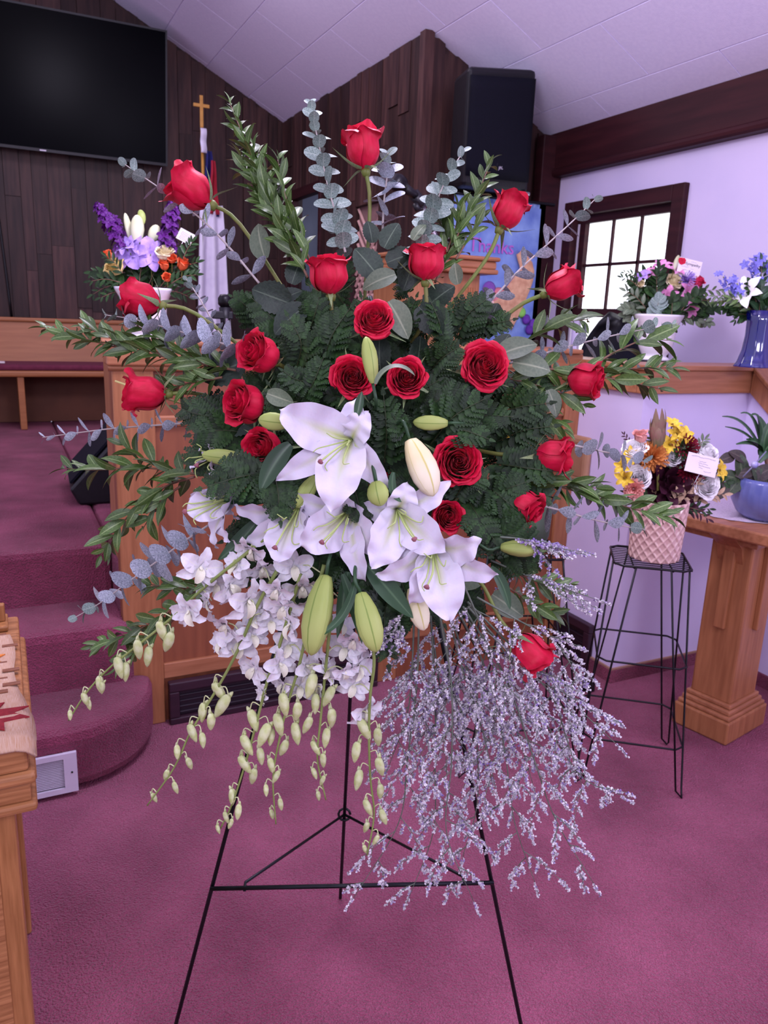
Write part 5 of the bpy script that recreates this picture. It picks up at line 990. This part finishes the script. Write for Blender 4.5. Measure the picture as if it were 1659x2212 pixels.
def card(label, px, py, wp, hp, an, dp, lines, deco=None):
    a = math.radians(an); x = (RT*math.cos(a)+UP*math.sin(a)); y = (UP*math.cos(a)-RT*math.sin(a)); z = -FW; p = at(px, py, dp); w_, h_ = wp*dp/F, hp*dp/F
    Mc = M(((x.x, y.x, z.x, p.x), (x.y, y.y, z.y, p.y), (x.z, y.z, z.z, p.z), (0, 0, 0, 1))); t = thing('gift_card', label, 'card', p-y*h_/2)
    part('paper', MB().box((-w_/2, -h_/2, -.0006), (w_/2, h_/2, 0), Mc), K['card'], t, smooth=False)
    part('holder', MB().tube([Mc @ V((0, -h_/2, -.001)), Mc @ V((-.01, -h_/2-.06, -.02))], .0012, 5), K['chrome'], t)
    r = random.Random(int(px)); wr = MB()
    for (ly, x0, x1) in lines:                      # handwriting strokes
        n = int((x1-x0)*26); pts = [Mc @ V(((x0+(x1-x0)*i/n)*w_, (ly+r.uniform(-.025, .03))*h_, .0004)) for i in range(n+1)]; wr.tube(pts, .00035, 3)
    part('handwriting', wr, K['ink'], t, smooth=False)
    if deco: deco(Mc, w_, h_, t)
    return t
# ---- white urn on the oak rail
def urn(label, base, s, hgt):
    t = thing('white_urn', label, 'urn', base); m = M.Translation(V(base))
    pr = [(0, 0), (.40, 0), (.42, .03), (.36, .06), (.30, .10), (.36, .16), (.44, .30), (.47, .50), (.48, .68), (.54, .82), (.62, .95), (.63, 1.0), (.59, 1.0), (.50, .84), (.44, .66), (.3, .3), (0, .25)]
    part('body', MB().lathe([(r*s, z*hgt) for r, z in pr], 40, m, lambda q, z: 1+.02*math.cos(q*8)*(z/hgt)**2, cap=False), K['white'], t)
    for i in range(16):
        q = i*6.283/16; r_ = .575*s; z = (.885+.04*(i % 2))*hgt; n_ = V((math.cos(q), math.sin(q), -.55)).normalized()
        part('rim_hole', MB().lathe([(0, 0), (.016*s*1.4, 0), (.016*s*1.4, .001), (0, .001)], 8, frameZ(V(base)+V((r_*math.cos(q), r_*math.sin(q), z)), n_)), K['blackplastic'], t)
    return t
ub = on(315, 733, 1, 2.60); ub.z = RZ+.005; D1 = (ub-CAM).dot(FW)-.02
urn('white footed urn with pierced rim standing on the oak rail', ub, .142, .155)
G1 = 'flowers in the urn on the oak rail'
def spike(label, pts, dp, sp, mt, n, grp):
    P = cr([at(x, y, dp) for x, y in pts], 20); t = thing('stock_spike', label, 'stock', P[0], grp); part('stem', MB().tube(P, [.003, .0015], 6), K['saleaf'], t); r = random.Random(n)
    for k in range(n):
        u = .15+.85*k/n; i = min(19, int(u*20)); q = k*2.4; o = RT*math.cos(q)+(-FW)*math.sin(q)*.9+UP*.3; s = sp*dp/F*(1.05-.5*u)*r.uniform(.85, 1.15)
        link('floret', STAR5, frameZ(P[i]+o*s*.35, o+UP*.2+(-FW)*.4, None, s), t, mt)
spike('left purple stock spike in the urn on the rail', [(275, 560), (250, 510), (225, 470), (212, 442)], D1, 34, Q['purple'], 26, G1)
spike('right purple stock spike in the urn on the rail', [(352, 555), (362, 510), (370, 470), (372, 440)], D1, 38, Q['purple'], 26, G1)
spike('short purple stock behind the left spike in the urn on the rail', [(262, 520), (252, 490), (246, 470)], D1+.03, 28, Q['purple'], 12, G1)
def small_bud(label, b, tp, wp, dp, mt, grp):
    B = at(*b, dp); T = at(*tp, dp); A = T-B; ln = A.length; s = wp*dp/F/2; t = thing('lily_bud', label, 'lily bud', B, grp)
    part('bud', MB().lathe([(r*s, z*ln) for r, z in budprof], 18, frameZ(B, A), lambda q, z: 1+.12*math.cos(3*q), cap=False), mt, t); part('stem', MB().tube([B+A*.02, B-A*.4], .002, 5), K['rosestem'], t)
small_bud('left pale lily bud rising from the urn on the rail', (284, 525), (270, 460), 14, D1, Q['wlil'], G1)
small_bud('fat central pale lily bud rising from the urn on the rail', (295, 530), (297, 464), 28, D1-.01, Q['wlil'], G1)
small_bud('green tipped lily bud right of the fat bud in the urn on the rail', (309, 485), (303, 453), 16, D1, K['budgreen'], G1)
small_bud('half open cream lily bud beside the right purple stock', (325, 525), (340, 486), 24, D1+.01, Q['wlil'], G1)
for (lb, me, mt, x, y, s, ax) in [('left lavender gladiolus bloom in the urn on the rail', GLAD, 'lav', 280, 545, 74, (-.3, .1, 1)), ('right lavender gladiolus bloom in the urn on the rail', GLAD, 'lav', 325, 548, 66, (.25, 0, 1)), ('upper lavender gladiolus bloom in the urn on the rail', GLAD, 'lav', 272, 530, 50, (-.4, .6, .8)),
    ('cream rose beside the card in the urn on the rail', JR['open'], 'cream', 356, 541, 36, (.1, .7, .7)), ('pale yellow rose at the left of the urn on the rail', JR['open'], 'yellow', 244, 572, 40, (-.3, .5, .8)), ('orange spray rose above the yellow rose in the urn on the rail', JR['bud'], 'orange', 233, 549, 18, (-.3, .8, .4)), ('orange spray rose left of the pair in the urn on the rail', JR['bud'], 'orange', 355, 572, 22, (0, .7, .6)),
    ('rust orange spray rose under the cream rose in the urn on the rail', JR['half'], 'orange', 371, 558, 20, (.2, .5, .8)), ('rightmost orange spray rose in the urn on the rail', JR['bud'], 'orange', 395, 571, 25, (.4, .7, .5)), ('lowest orange spray rose in the urn on the rail', JR['half'], 'orange', 360, 599, 18, (0, .3, .9))]:
    bloom('rose' if me in JR.values() else 'gladiolus', lb, 'rose' if me in JR.values() else 'gladiolus', me, Q[mt], x, y, s*1.12, D1-.02, ax, G1)
r_ = random.Random(3)
for k, (x, y, an, ln, lp, kd) in enumerate([(260, 610, 175, 60, 26, 'myrt'), (255, 615, 200, 55, 24, 'myrt'), (275, 615, 150, 55, 24, 'myrt'), (300, 618, 80, 55, 28, 'myrt2'), (320, 618, 60, 60, 28, 'myrt2'), (345, 620, 40, 60, 26, 'myrt2'), (370, 612, 20, 60, 26, 'myrt'), (385, 590, 30, 50, 26, 'myrt'), (300, 625, 110, 50, 26, 'myrt2'), (280, 630, 190, 60, 24, 'myrt'), (360, 630, 350, 50, 24, 'myrt'), (320, 630, 270, 25, 22, 'myrt'), (395, 560, 60, 45, 26, 'myrt'), (290, 622, 100, 60, 34, 'salal'), (330, 622, 80, 60, 34, 'salal'), (270, 622, 150, 60, 32, 'salal'), (355, 620, 30, 60, 32, 'salal'), (310, 630, 60, 50, 32, 'salal'), (250, 600, 165, 50, 28, 'myrt2'), (345, 600, 60, 50, 30, 'salal'), (345, 560, 80, 50, 26, 'myrt2'), (265, 590, 130, 50, 24, 'myrt')]):
    sprig('dark fern sprig around the rim of the urn on the rail', x, y, an, ln, lp, D1+(.03 if kd == 'salal' or lp == 28 else -.01)+.03*(k % 3-1), kd, 9, K['fern'])
card('white card beside the purple stock in the urn on the rail', 401, 511, 36, 25, -28, D1, [(.25-.12*i, -.34, .3-.05*(i % 3)) for i in range(6)])
# ---- white urn on the right ledge
vb = on(1412, 778, 2, 1.276); D2 = (vb-CAM).dot(FW)-.02
urn('white footed urn with pierced rim on the right ledge', vb, .155, .185)
G2 = 'flowers in the urn on the right ledge'
for (nm, lb, me, mt, x, y, s, ax) in [('alstroemeria', 'top pink lily bloom in the urn on the right ledge', STAR6, 'pink', 1430, 576, 42, (-.1, .6, .7)), ('alstroemeria', 'left pink alstroemeria in the urn on the right ledge', STAR6, 'pink', 1408, 590, 34, (-.5, .4, .7)), ('alstroemeria', 'pink alstroemeria with round lower petal in the urn on the right ledge', STAR6, 'pink', 1442, 640, 48, (-.1, -.1, 1)), ('alstroemeria', 'large pink alstroemeria right of centre in the urn on the right ledge', STAR6, 'pink', 1487, 630, 52, (.3, 0, 1)),
   ('alstroemeria', 'lowest pink alstroemeria in the urn on the right ledge', STAR6, 'pink', 1492, 667, 40, (.3, -.3, .9)), ('rose', 'cream rose in the urn on the right ledge', JR['open'], 'cream', 1458, 606, 38, (.1, .4, .9)), ('chrysanthemum', 'lavender chrysanthemum behind the cream rose on the right ledge', MUM, 'lav', 1484, 604, 42, (.3, .3, .9)), ('statice', 'purple bloom at the left of the urn on the right ledge', GLAD, 'lav', 1388, 594, 34, (-.5, .5, .6)), ('rose', 'cerise rose at the right of the urn on the right ledge', JR['half'], 'pinkred', 1510, 607, 26, (.5, .5, .7)), ('alstroemeria', 'pink lily bloom under the card on the right ledge', STAR6, 'pink', 1462, 584, 40, (.1, .5, .8)), ('rose', 'small cream bud at the left of the urn on the right ledge', JR['bud'], 'cream', 1384, 614, 18, (-.4, .3, .8))]:
    bloom(nm, lb, nm, me, Q[mt], x, y, s, D2-.03, ax, G2)
for k, (x, y, an, ln, lp, kd, mt) in enumerate([(1420, 660, 95, 70, 26, 'myrt2', 'fern'), (1405, 660, 110, 65, 26, 'myrt', 'fern'), (1430, 660, 80, 70, 26, 'myrt2', 'fern'), (1395, 665, 140, 60, 26, 'myrt2', 'saleaf'), (1385, 675, 165, 40, 24, 'salal', 'saleaf'), (1470, 675, 20, 70, 26, 'myrt', 'myrt'), (1480, 660, 10, 70, 24, 'myrt', 'myrt'), (1490, 640, 15, 60, 22, 'myrt', 'myrt'), (1400, 685, 180, 35, 26, 'euc', 'saleaf'), (1420, 685, 90, 35, 30, 'euc', 'eucgreen'), (1440, 690, 60, 40, 28, 'euc', 'eucgreen'), (1400, 640, 130, 50, 22, 'myrt', 'fern'), (1380, 620, 150, 45, 18, 'myrt', 'fern'), (1460, 690, 0, 45, 24, 'salal', 'saleaf'), (1445, 670, 50, 50, 26, 'myrt2', 'fern'), (1380, 600, 160, 35, 14, 'myrt', 'fern'), (1500, 690, 350, 30, 22, 'salal', 'saleaf'), (1430, 620, 100, 40, 24, 'myrt', 'fern'), (1415, 640, 85, 50, 28, 'salal', 'fern'), (1455, 650, 70, 50, 26, 'salal', 'fern'), (1400, 650, 100, 60, 34, 'myrt2', 'fern'), (1425, 640, 95, 60, 34, 'myrt2', 'fern'), (1395, 670, 120, 60, 32, 'salal', 'fern'), (1440, 685, 130, 50, 32, 'salal', 'fern'), (1465, 680, 50, 60, 32, 'salal', 'fern'), (1480, 690, 30, 50, 30, 'salal', 'fern'), (1410, 690, 150, 55, 30, 'salal', 'fern'), (1450, 695, 90, 50, 30, 'salal', 'fern'), (1500, 680, 20, 45, 28, 'salal', 'fern'), (1380, 690, 160, 30, 28, 'salal', 'saleaf')]):
    sprig('mixed leaf sprig in the urn on the right ledge', x, y, an, ln, lp, D2-.01+.03*(k % 3-1), kd, 8, K[mt])
small_bud('white lily bud beside the card on the right ledge', (1455, 585), (1466, 551), 12, D2-.03, Q['wlil'], G2)
def rosedeco(Mc, w_, h_, t):
    link('printed_rose', JR['bud'], Mc @ M.Translation(V((-.38*w_, .28*h_, .0008))) @ M.Scale(.22*h_*1.6, 4) @ M.Diagonal(V((1, 1, .02, 1))), t)
    text('lettering', 'Sympathy', .17*h_*1.3, Mc @ M.Translation(V((.12*w_, .22*h_, .0006))), K['ink'], t, .0002)
card('sympathy card with a red rose in the urn on the right ledge', 1489, 579, 50, 38, -14, D2-.04, [(.38, .0, .25), (.02, -.35, -.05), (-.02, .05, .2), (-.16, -.3, .05), (-.2, .12, .36)], rosedeco)
# ---- cobalt glass vase
cb_ = on(1626, 793, 2, 1.276); D3 = (cb_-CAM).dot(FW)
bv = thing('blue_glass_vase', 'cobalt blue flared glass vase on the right ledge', 'vase', cb_)
gl = mat('cobalt_glass', rgb(2, 4, 120), .04, rgb(10, 20, 170), 6, (1, 1, .3), trans=.7, spec=.8, coat=.8)
sv = 78*D3/F/2; hv = 118*D3/F
part('body', MB().lathe([(0, 0), (1.0*sv, 0), (1.0*sv, .02*hv), (.86*sv, .10*hv), (.70*sv, .3*hv), (.63*sv, .55*hv), (.64*sv, .8*hv), (.74*sv, 1.0*hv), (.70*sv, 1.0*hv), (.58*sv, .8*hv), (.57*sv, .55*hv), (.6*sv, .12*hv), (0, .08*hv)], 48, M.Translation(cb_), lambda q, z: 1+.03*math.cos(q*10), cap=False), gl, bv)
G3 = 'flowers in the cobalt glass vase'
def floretspike(label, pts, dp, sp, n, spread):
    P = cr([at(x, y, dp) for x, y in pts], 16); t = thing('delphinium', label, 'delphinium', P[0], G3); part('stem', MB().tube(P, .0022, 5), K['rosestem'], t); r = random.Random(n)
    for k in range(n):
        p = P[min(16, 8+int(9*k/n))]+(RT*r.uniform(-1, 1)+UP*r.uniform(-.5, .8)-FW*r.uniform(-.5, .8))*(spread*dp/F); link('floret', STAR5, frameZ(p, (-FW+UP*r.uniform(-.3, 1)+RT*r.uniform(-1, 1)), None, sp*dp/F*r.uniform(.8, 1.2)), t, Q['blue'])
floretspike('tall blue delphinium cluster in the cobalt vase', [(1632, 680), (1634, 620), (1636, 565)], D3-.02, 20, 34, 30)
floretspike('low blue delphinium cluster left of the white lily', [(1625, 680), (1600, 640), (1592, 612)], D3-.04, 18, 12, 16)
floretspike('wispy blue delphinium reaching left of the cobalt vase', [(1620, 680), (1590, 630), (1562, 598)], D3-.03, 15, 12, 18)
bloom('white_lily', 'white lily in the cobalt blue vase', 'lily', STAR6, Q['white'], 1614, 634, 78, D3-.05, (-.75, .25, .6), G3); bloom('white_lily', 'white lily at the right edge in the cobalt vase', 'lily', STAR6, Q['white'], 1652, 608, 60, D3-.03, (.2, .3, .9), G3)
for k, (x, y, an, ln, lp, kd, mt) in enumerate([(1625, 670, 150, 60, 26, 'myrt2', 'myrt'), (1610, 660, 170, 60, 22, 'myrt', 'myrt'), (1600, 655, 175, 60, 20, 'myrt', 'myrt'), (1640, 680, 90, 60, 30, 'salal', 'lilyleaf'), (1630, 630, 80, 45, 28, 'myrt2', 'lilyleaf'), (1620, 680, 130, 40, 26, 'salal', 'fern'), (1650, 680, 60, 50, 30, 'salal', 'fern'), (1615, 685, 190, 30, 20, 'myrt', 'fern'), (1640, 690, 10, 30, 22, 'myrt', 'fern'), (1635, 660, 110, 50, 26, 'salal', 'fern'), (1625, 688, 160, 34, 22, 'myrt2', 'fern'), (1655, 650, 100, 60, 28, 'myrt2', 'lilyleaf'), (1590, 650, 165, 50, 22, 'myrt', 'saleaf'), (1612, 680, 140, 40, 30, 'salal', 'fern'), (1630, 685, 100, 50, 32, 'salal', 'fern'), (1650, 690, 70, 45, 32, 'salal', 'fern'), (1640, 640, 90, 50, 30, 'myrt2', 'lilyleaf'), (1605, 675, 165, 40, 26, 'salal', 'fern'), (1645, 600, 95, 40, 24, 'myrt2', 'lilyleaf')]):
    sprig('green foliage sprig in the cobalt blue vase', x, y, an, ln, lp, D3-.02+.025*(k % 3-1), kd, 7, K[mt])
# ---- pink waffle pot
wb = V((1.757, 1.672, .7183)); wb += dirv(.1, 0, 0)*.012; D4 = (wb-CAM).dot(FW)
wp_ = thing('waffle_pot', 'glossy pink pot with a raised waffle lattice on the wire stand', 'pot', wb)
R0 = 112*D4/F/2; HP = 128*D4/F
def waf(q, z):
    def rd(x): x = abs((x % 1)-.5)*2; return sstep(.62, .92, x)
    a = q/6.283*18; b = z/HP*5.4; return 1+.05*max(rd(a+b), rd(a-b))
prof = [(0, .0), (.86, 0)]+[(.90+.10*i/60, i/60.) for i in range(61)]+[(.95, 1.0), (.9, .8), (0, .78)]
part('body', MB().lathe([(r*R0, z*HP) for r, z in prof], 240, M.Translation(wb), waf, cap=False), mat('pink_glaze', rgb(204, 164, 154), .14, rgb(214, 176, 166), 6, coat=.8), wp_)
G4 = 'autumn flowers in the waffle pot'; Df = D4-.03
yc = fmat('alstroemeria_centre', (120, 90, 30))
for (nm, lb, me, mt, x, y, s, ax) in [('alstroemeria', 'top yellow alstroemeria in the waffle pot', STAR6, 'yel', 1452, 918, 40, (.1, .7, .6)), ('alstroemeria', 'yellow alstroemeria facing front in the waffle pot', STAR6, 'yel', 1447, 960, 44, (0, 0, 1)), ('alstroemeria', 'right upper yellow alstroemeria in the waffle pot', STAR6, 'yel', 1478, 942, 42, (.3, .4, .9)), ('alstroemeria', 'yellow alstroemeria between the upper pair in the waffle pot', STAR6, 'yel', 1460, 938, 40, (.1, .3, 1)), ('alstroemeria', 'left yellow alstroemeria in the waffle pot', STAR6, 'yel', 1364, 984, 38, (-.3, .1, 1)), ('alstroemeria', 'yellow alstroemeria at the far left of the waffle pot', STAR6, 'yel', 1345, 1008, 36, (-.7, 0, .7)), ('alstroemeria', 'lower left yellow alstroemeria in the waffle pot', STAR6, 'yel', 1350, 1032, 40, (-.6, -.2, .8)), ('alstroemeria', 'yellow bloom right of the card in the waffle pot', STAR6, 'yel', 1553, 1016, 42, (.6, .1, .8)),
   ('rose', 'white rose at the centre of the waffle pot', JR['open'], 'white', 1453, 985, 40, (0, .25, 1)), ('rose', 'white rose at the upper left of the waffle pot', JR['open'], 'white', 1372, 967, 44, (-.3, .6, .7)), ('rose', 'white rose at the lower left of the waffle pot', JR['open'], 'white', 1380, 1032, 46, (-.3, .2, .9)), ('rose', 'white rose above the card in the waffle pot', JR['open'], 'white', 1528, 974, 46, (.3, .6, .8)), ('rose', 'white rose below the card in the waffle pot', JR['open'], 'white', 1527, 1046, 54, (.2, .1, 1)), ('rose', 'peach rosebud at the top left of the waffle pot', JR['bud'], 'peach', 1384, 943, 28, (-.2, .8, .4)), ('carnation', 'peach carnation at the lower left of the waffle pot', CARN, 'peach', 1369, 1056, 42, (-.4, -.2, .9)), ('chrysanthemum', 'orange chrysanthemum in the waffle pot', MUM, 'omum', 1411, 987, 64, (-.1, .1, 1)), ('chrysanthemum', 'burgundy chrysanthemum in the waffle pot', MUM, 'burg', 1482, 966, 58, (.2, .4, .9)), ('chrysanthemum', 'burgundy chrysanthemum behind the card in the waffle pot', MUM, 'burg', 1492, 1018, 60, (.2, 0, 1)), ('foliage', 'dark burgundy leaf rosette in the waffle pot', DARKLEAF, 'dburg', 1440, 1042, 120, (0, 0, 1)), ('foliage', 'second dark burgundy leaf rosette low in the waffle pot', DARKLEAF, 'dburg', 1455, 1075, 100, (.1, -.3, 1))]:
    bloom(nm, lb, nm, me, Q[mt], x, y, s*1.14, Df+(.03 if mt == 'dburg' else 0), ax, G4, ctr=yc if mt == 'yel' else None)
pr_ = thing('protea', 'tall reddish protea at the top of the waffle pot', 'protea', at(1420, 995, Df), G4)
for k in range(16):
    q = k*2.4; u = k/16.; b_ = at(1421, 980, Df); o = RT*math.cos(q)-FW*math.sin(q); ln = (.07+.022*(k % 3))*D4/2.3; part('bract', MB().blade([b_, b_+o*.022+UP*ln*.4, b_+o*.032+UP*ln*.8, b_+o*.020+UP*ln*1.15], .013, -o, lambda t: math.sin(math.pi*min(1, .15+.83*t))**.8, 6, 2, .4), Q['protea'], pr_)
part('stem', MB().tube([at(1421, 985, Df), at(1421, 1060, Df)], .004, 6), K['rosestem'], pr_)
for k, (x, y, an, ln, lp, kd, mt, lb) in enumerate([(1470, 1090, 60, 60, 26, 'myrt2', Q['sage'], 'tan leaf sprig'), (1500, 1085, 20, 65, 28, 'myrt2', Q['sage'], 'tan leaf sprig'), (1415, 1110, 100, 45, 20, 'myrt2', Q['sage'], 'tan leaf sprig'), (1450, 1105, 70, 50, 24, 'myrt2', Q['sage'], 'tan leaf sprig'), (1420, 1100, 170, 50, 22, 'myrt', K['fern'], 'dark green sprig'), (1440, 1110, 190, 55, 22, 'myrt', K['fern'], 'dark green sprig'), (1450, 1100, 0, 70, 24, 'myrt', K['fern'], 'dark green sprig'), (1470, 1105, 10, 60, 22, 'myrt', K['fern'], 'dark green sprig'), (1430, 1105, 150, 50, 22, 'myrt', K['fern'], 'dark green sprig'), (1480, 1100, 340, 50, 22, 'myrt', Q['dburg'], 'dark burgundy sprig'), (1400, 1080, 150, 50, 22, 'myrt', K['fern'], 'dark green sprig'), (1395, 1060, 190, 70, 20, 'myrt', K['fern'], 'dark green sprig'), (1500, 980, 60, 40, 22, 'myrt', K['saleaf'], 'variegated sprig'), (1420, 985, 110, 50, 22, 'myrt', K['saleaf'], 'variegated sprig'), (1365, 970, 120, 40, 12, 'myrt', Q['dburg'], 'dark burgundy sprig'), (1450, 1115, 270, 16, 20, 'myrt', K['fern'], 'dark green sprig'), (1500, 1060, 20, 70, 26, 'salal', K['fern'], 'dark green sprig'), (1420, 1060, 140, 60, 26, 'salal', K['fern'], 'dark green sprig'), (1460, 1020, 80, 60, 26, 'salal', K['fern'], 'dark green sprig')]):
    sprig(lb+' in the waffle pot', x, y, an, ln, lp, Df+.02*(k % 3), kd, 8, mt)
card('white printed card among the flowers of the waffle pot', 1516, 1004, 68, 42, -14, Df-.06, [(.36, -.38, .4), (.16, -.1, .12), (.05, -.12, .2), (-.06, -.1, .28), (-.18, -.08, .06), (-.3, .1, .34)])
# ---- blue ribbed bowl with dish garden
bb_ = on(1655, 1118, 2, .7885); D5 = (bb_-CAM).dot(FW)
bw = thing('blue_bowl', 'ribbed slate blue ceramic bowl on the lace doily', 'bowl', bb_); Rb = 152*D5/F/2; Hb = 88*D5/F
part('body', MB().lathe([(0, 0), (.62*Rb, 0), (.80*Rb, .12*Hb), (.97*Rb, .4*Hb), (1.0*Rb, .65*Hb), (.95*Rb, .9*Hb), (.9*Rb, 1.0*Hb), (.85*Rb, .97*Hb), (.8*Rb, .85*Hb), (0, .82*Hb)], 96, M.Translation(bb_), lambda q, z: 1+.025*abs(math.sin(q*18)), cap=False), mat('slate_blue_glaze', rgb(92, 100, 158), .25, rgb(118, 126, 180), 8, coat=.3), bw)
part('soil', MB().lathe([(0, .83*Hb), (.8*Rb, .84*Hb), (.8*Rb, .86*Hb), (0, .9*Hb)], 24, M.Translation(bb_)), K['foam'], bw)
G5 = 'plants in the blue bowl'; drac = thing('dracaena', 'dark green plant with arching strap leaves in the blue bowl', 'plant', bb_+V((0, 0, Hb*.9)), G5); d5 = D5-.02
part('cane', MB().tube([bb_+V((0, 0, Hb*.85)), at(1648, 960, d5)], .007, 8), K['myrtstem'], drac)
for (x1, y1, x2, y2, w_) in [(1600, 905, 1560, 900, 18), (1605, 935, 1566, 922, 16), (1625, 890, 1600, 893, 16), (1640, 890, 1622, 898, 18), (1620, 960, 1590, 960, 20), (1660, 920, 1690, 900, 22), (1650, 930, 1640, 900, 30), (1640, 960, 1612, 950, 30), (1670, 960, 1710, 950, 30), (1660, 980, 1640, 1000, 34), (1690, 930, 1720, 930, 26), (1650, 950, 1670, 905, 30)]:
    A0 = at(1648, 985, d5); part('leaf', MB().blade([A0, at((1648+x1)/2, (985+y1)/2-14, d5-.02), at(x1, y1-6, d5-.03), at(x2, y2, d5-.03)], w_*d5/F/2, dirv(0, .7, .6), lambda t: .35+.65*math.sin(math.pi*min(1, .1+.88*t))-.2*t, 10, 3, .3), K['lilyleaf'], drac)
pry = thing('prayer_plant', 'patterned prayer plant leaves spilling over the blue bowl', 'plant', bb_+V((-.02, 0, Hb*.9)), G5)
pm = mat('prayer_plant_leaf', rgb(40, 52, 36), .45, rgb(64, 80, 50), 16, vein=(rgb(96, 110, 76), .07)); pm2 = mat('prayer_plant_dark_leaf', rgb(52, 44, 42), .5, rgb(70, 60, 54), 12, vein=(rgb(96, 86, 76), .06))
for (x, y, an, ln, mt) in [(1600, 1005, 100, 50, pm), (1575, 1030, 170, 46, pm), (1585, 1050, 230, 44, pm), (1625, 1030, 60, 44, pm2), (1640, 1050, 300, 60, pm2), (1595, 985, 150, 40, pm2), (1650, 1020, 30, 50, pm2), (1610, 1050, 200, 40, pm), (1570, 990, 200, 36, pm2), (1625, 1060, 260, 36, pm2), (1560, 1060, 240, 40, pm2), (1640, 1030, 120, 50, pm), (1610, 1020, 10, 44, pm2)]:
    a = math.radians(an); dr = dirv(math.cos(a), math.sin(a), .2); s = ln*d5/F; link('leaf', LF['salal'], frame(at(x, y, d5-.03)-dr*s*.5, dr, dirv(.1, .3, 1), s*1.05), pry, mt)
for x, y in ((1600, 1030), (1630, 1040), (1585, 1045)): part('stalk', MB().tube([bb_+V((0, 0, Hb*.85)), at(x, y, d5-.02)], .0015, 5), K['myrtstem'], pry)
pk = thing('plant_pick', 'small glass ball pick with a blue ribbon in the blue bowl', 'ornament', at(1628, 1010, d5-.06), G5)
part('ball', MB().lathe([(0, -.012), (.008, -.010), (.012, 0), (.008, .010), (0, .012)], 14, M.Translation(at(1630, 1004, d5-.06))), mat('ball_glass', rgb(190, 184, 214), .1, rgb(150, 150, 210), 20, coat=.5), pk)
part('stick', MB().tube([at(1655, 975, d5-.05), at(1630, 1004, d5-.06), at(1605, 1030, d5-.05)], .0025, 6), mat('pick_plastic', rgb(150, 150, 180), .2, rgb(160, 160, 190), 20, trans=.4), pk)
# ---- yellow arrangement on the rear wire stand, mostly hidden
yb_ = V((1.46, 1.93, .7045)); yp = thing('planter', 'small green planter on the rear wire stand behind the spray', 'pot', yb_)
part('body', MB().lathe([(0, 0), (.07, 0), (.085, .05), (.09, .15), (.08, .15), (0, .13)], 24, M.Translation(yb_), cap=False), mat('green_planter', rgb(60, 74, 56), .5, rgb(70, 84, 66), 10), yp)
dy = (yb_-CAM).dot(FW)-.08
for (x, y) in ((1095, 946), (1078, 936), (1112, 930), (1065, 950), (1105, 962)): bloom('alstroemeria', 'yellow bloom glimpsed through the foliage behind the right roses', 'alstroemeria', STAR6, Q['yel'], x, y, 34, dy, (0, .4, .9), 'yellow flowers on the rear stand', ctr=yc); part('stem', MB().tube([at(x, y, dy), yb_+V((0, 0, .14))], .002, 5), K['rosestem'], bpy.data.objects[[o.name for o in W if o.name.startswith('alstroemeria')][-1]])
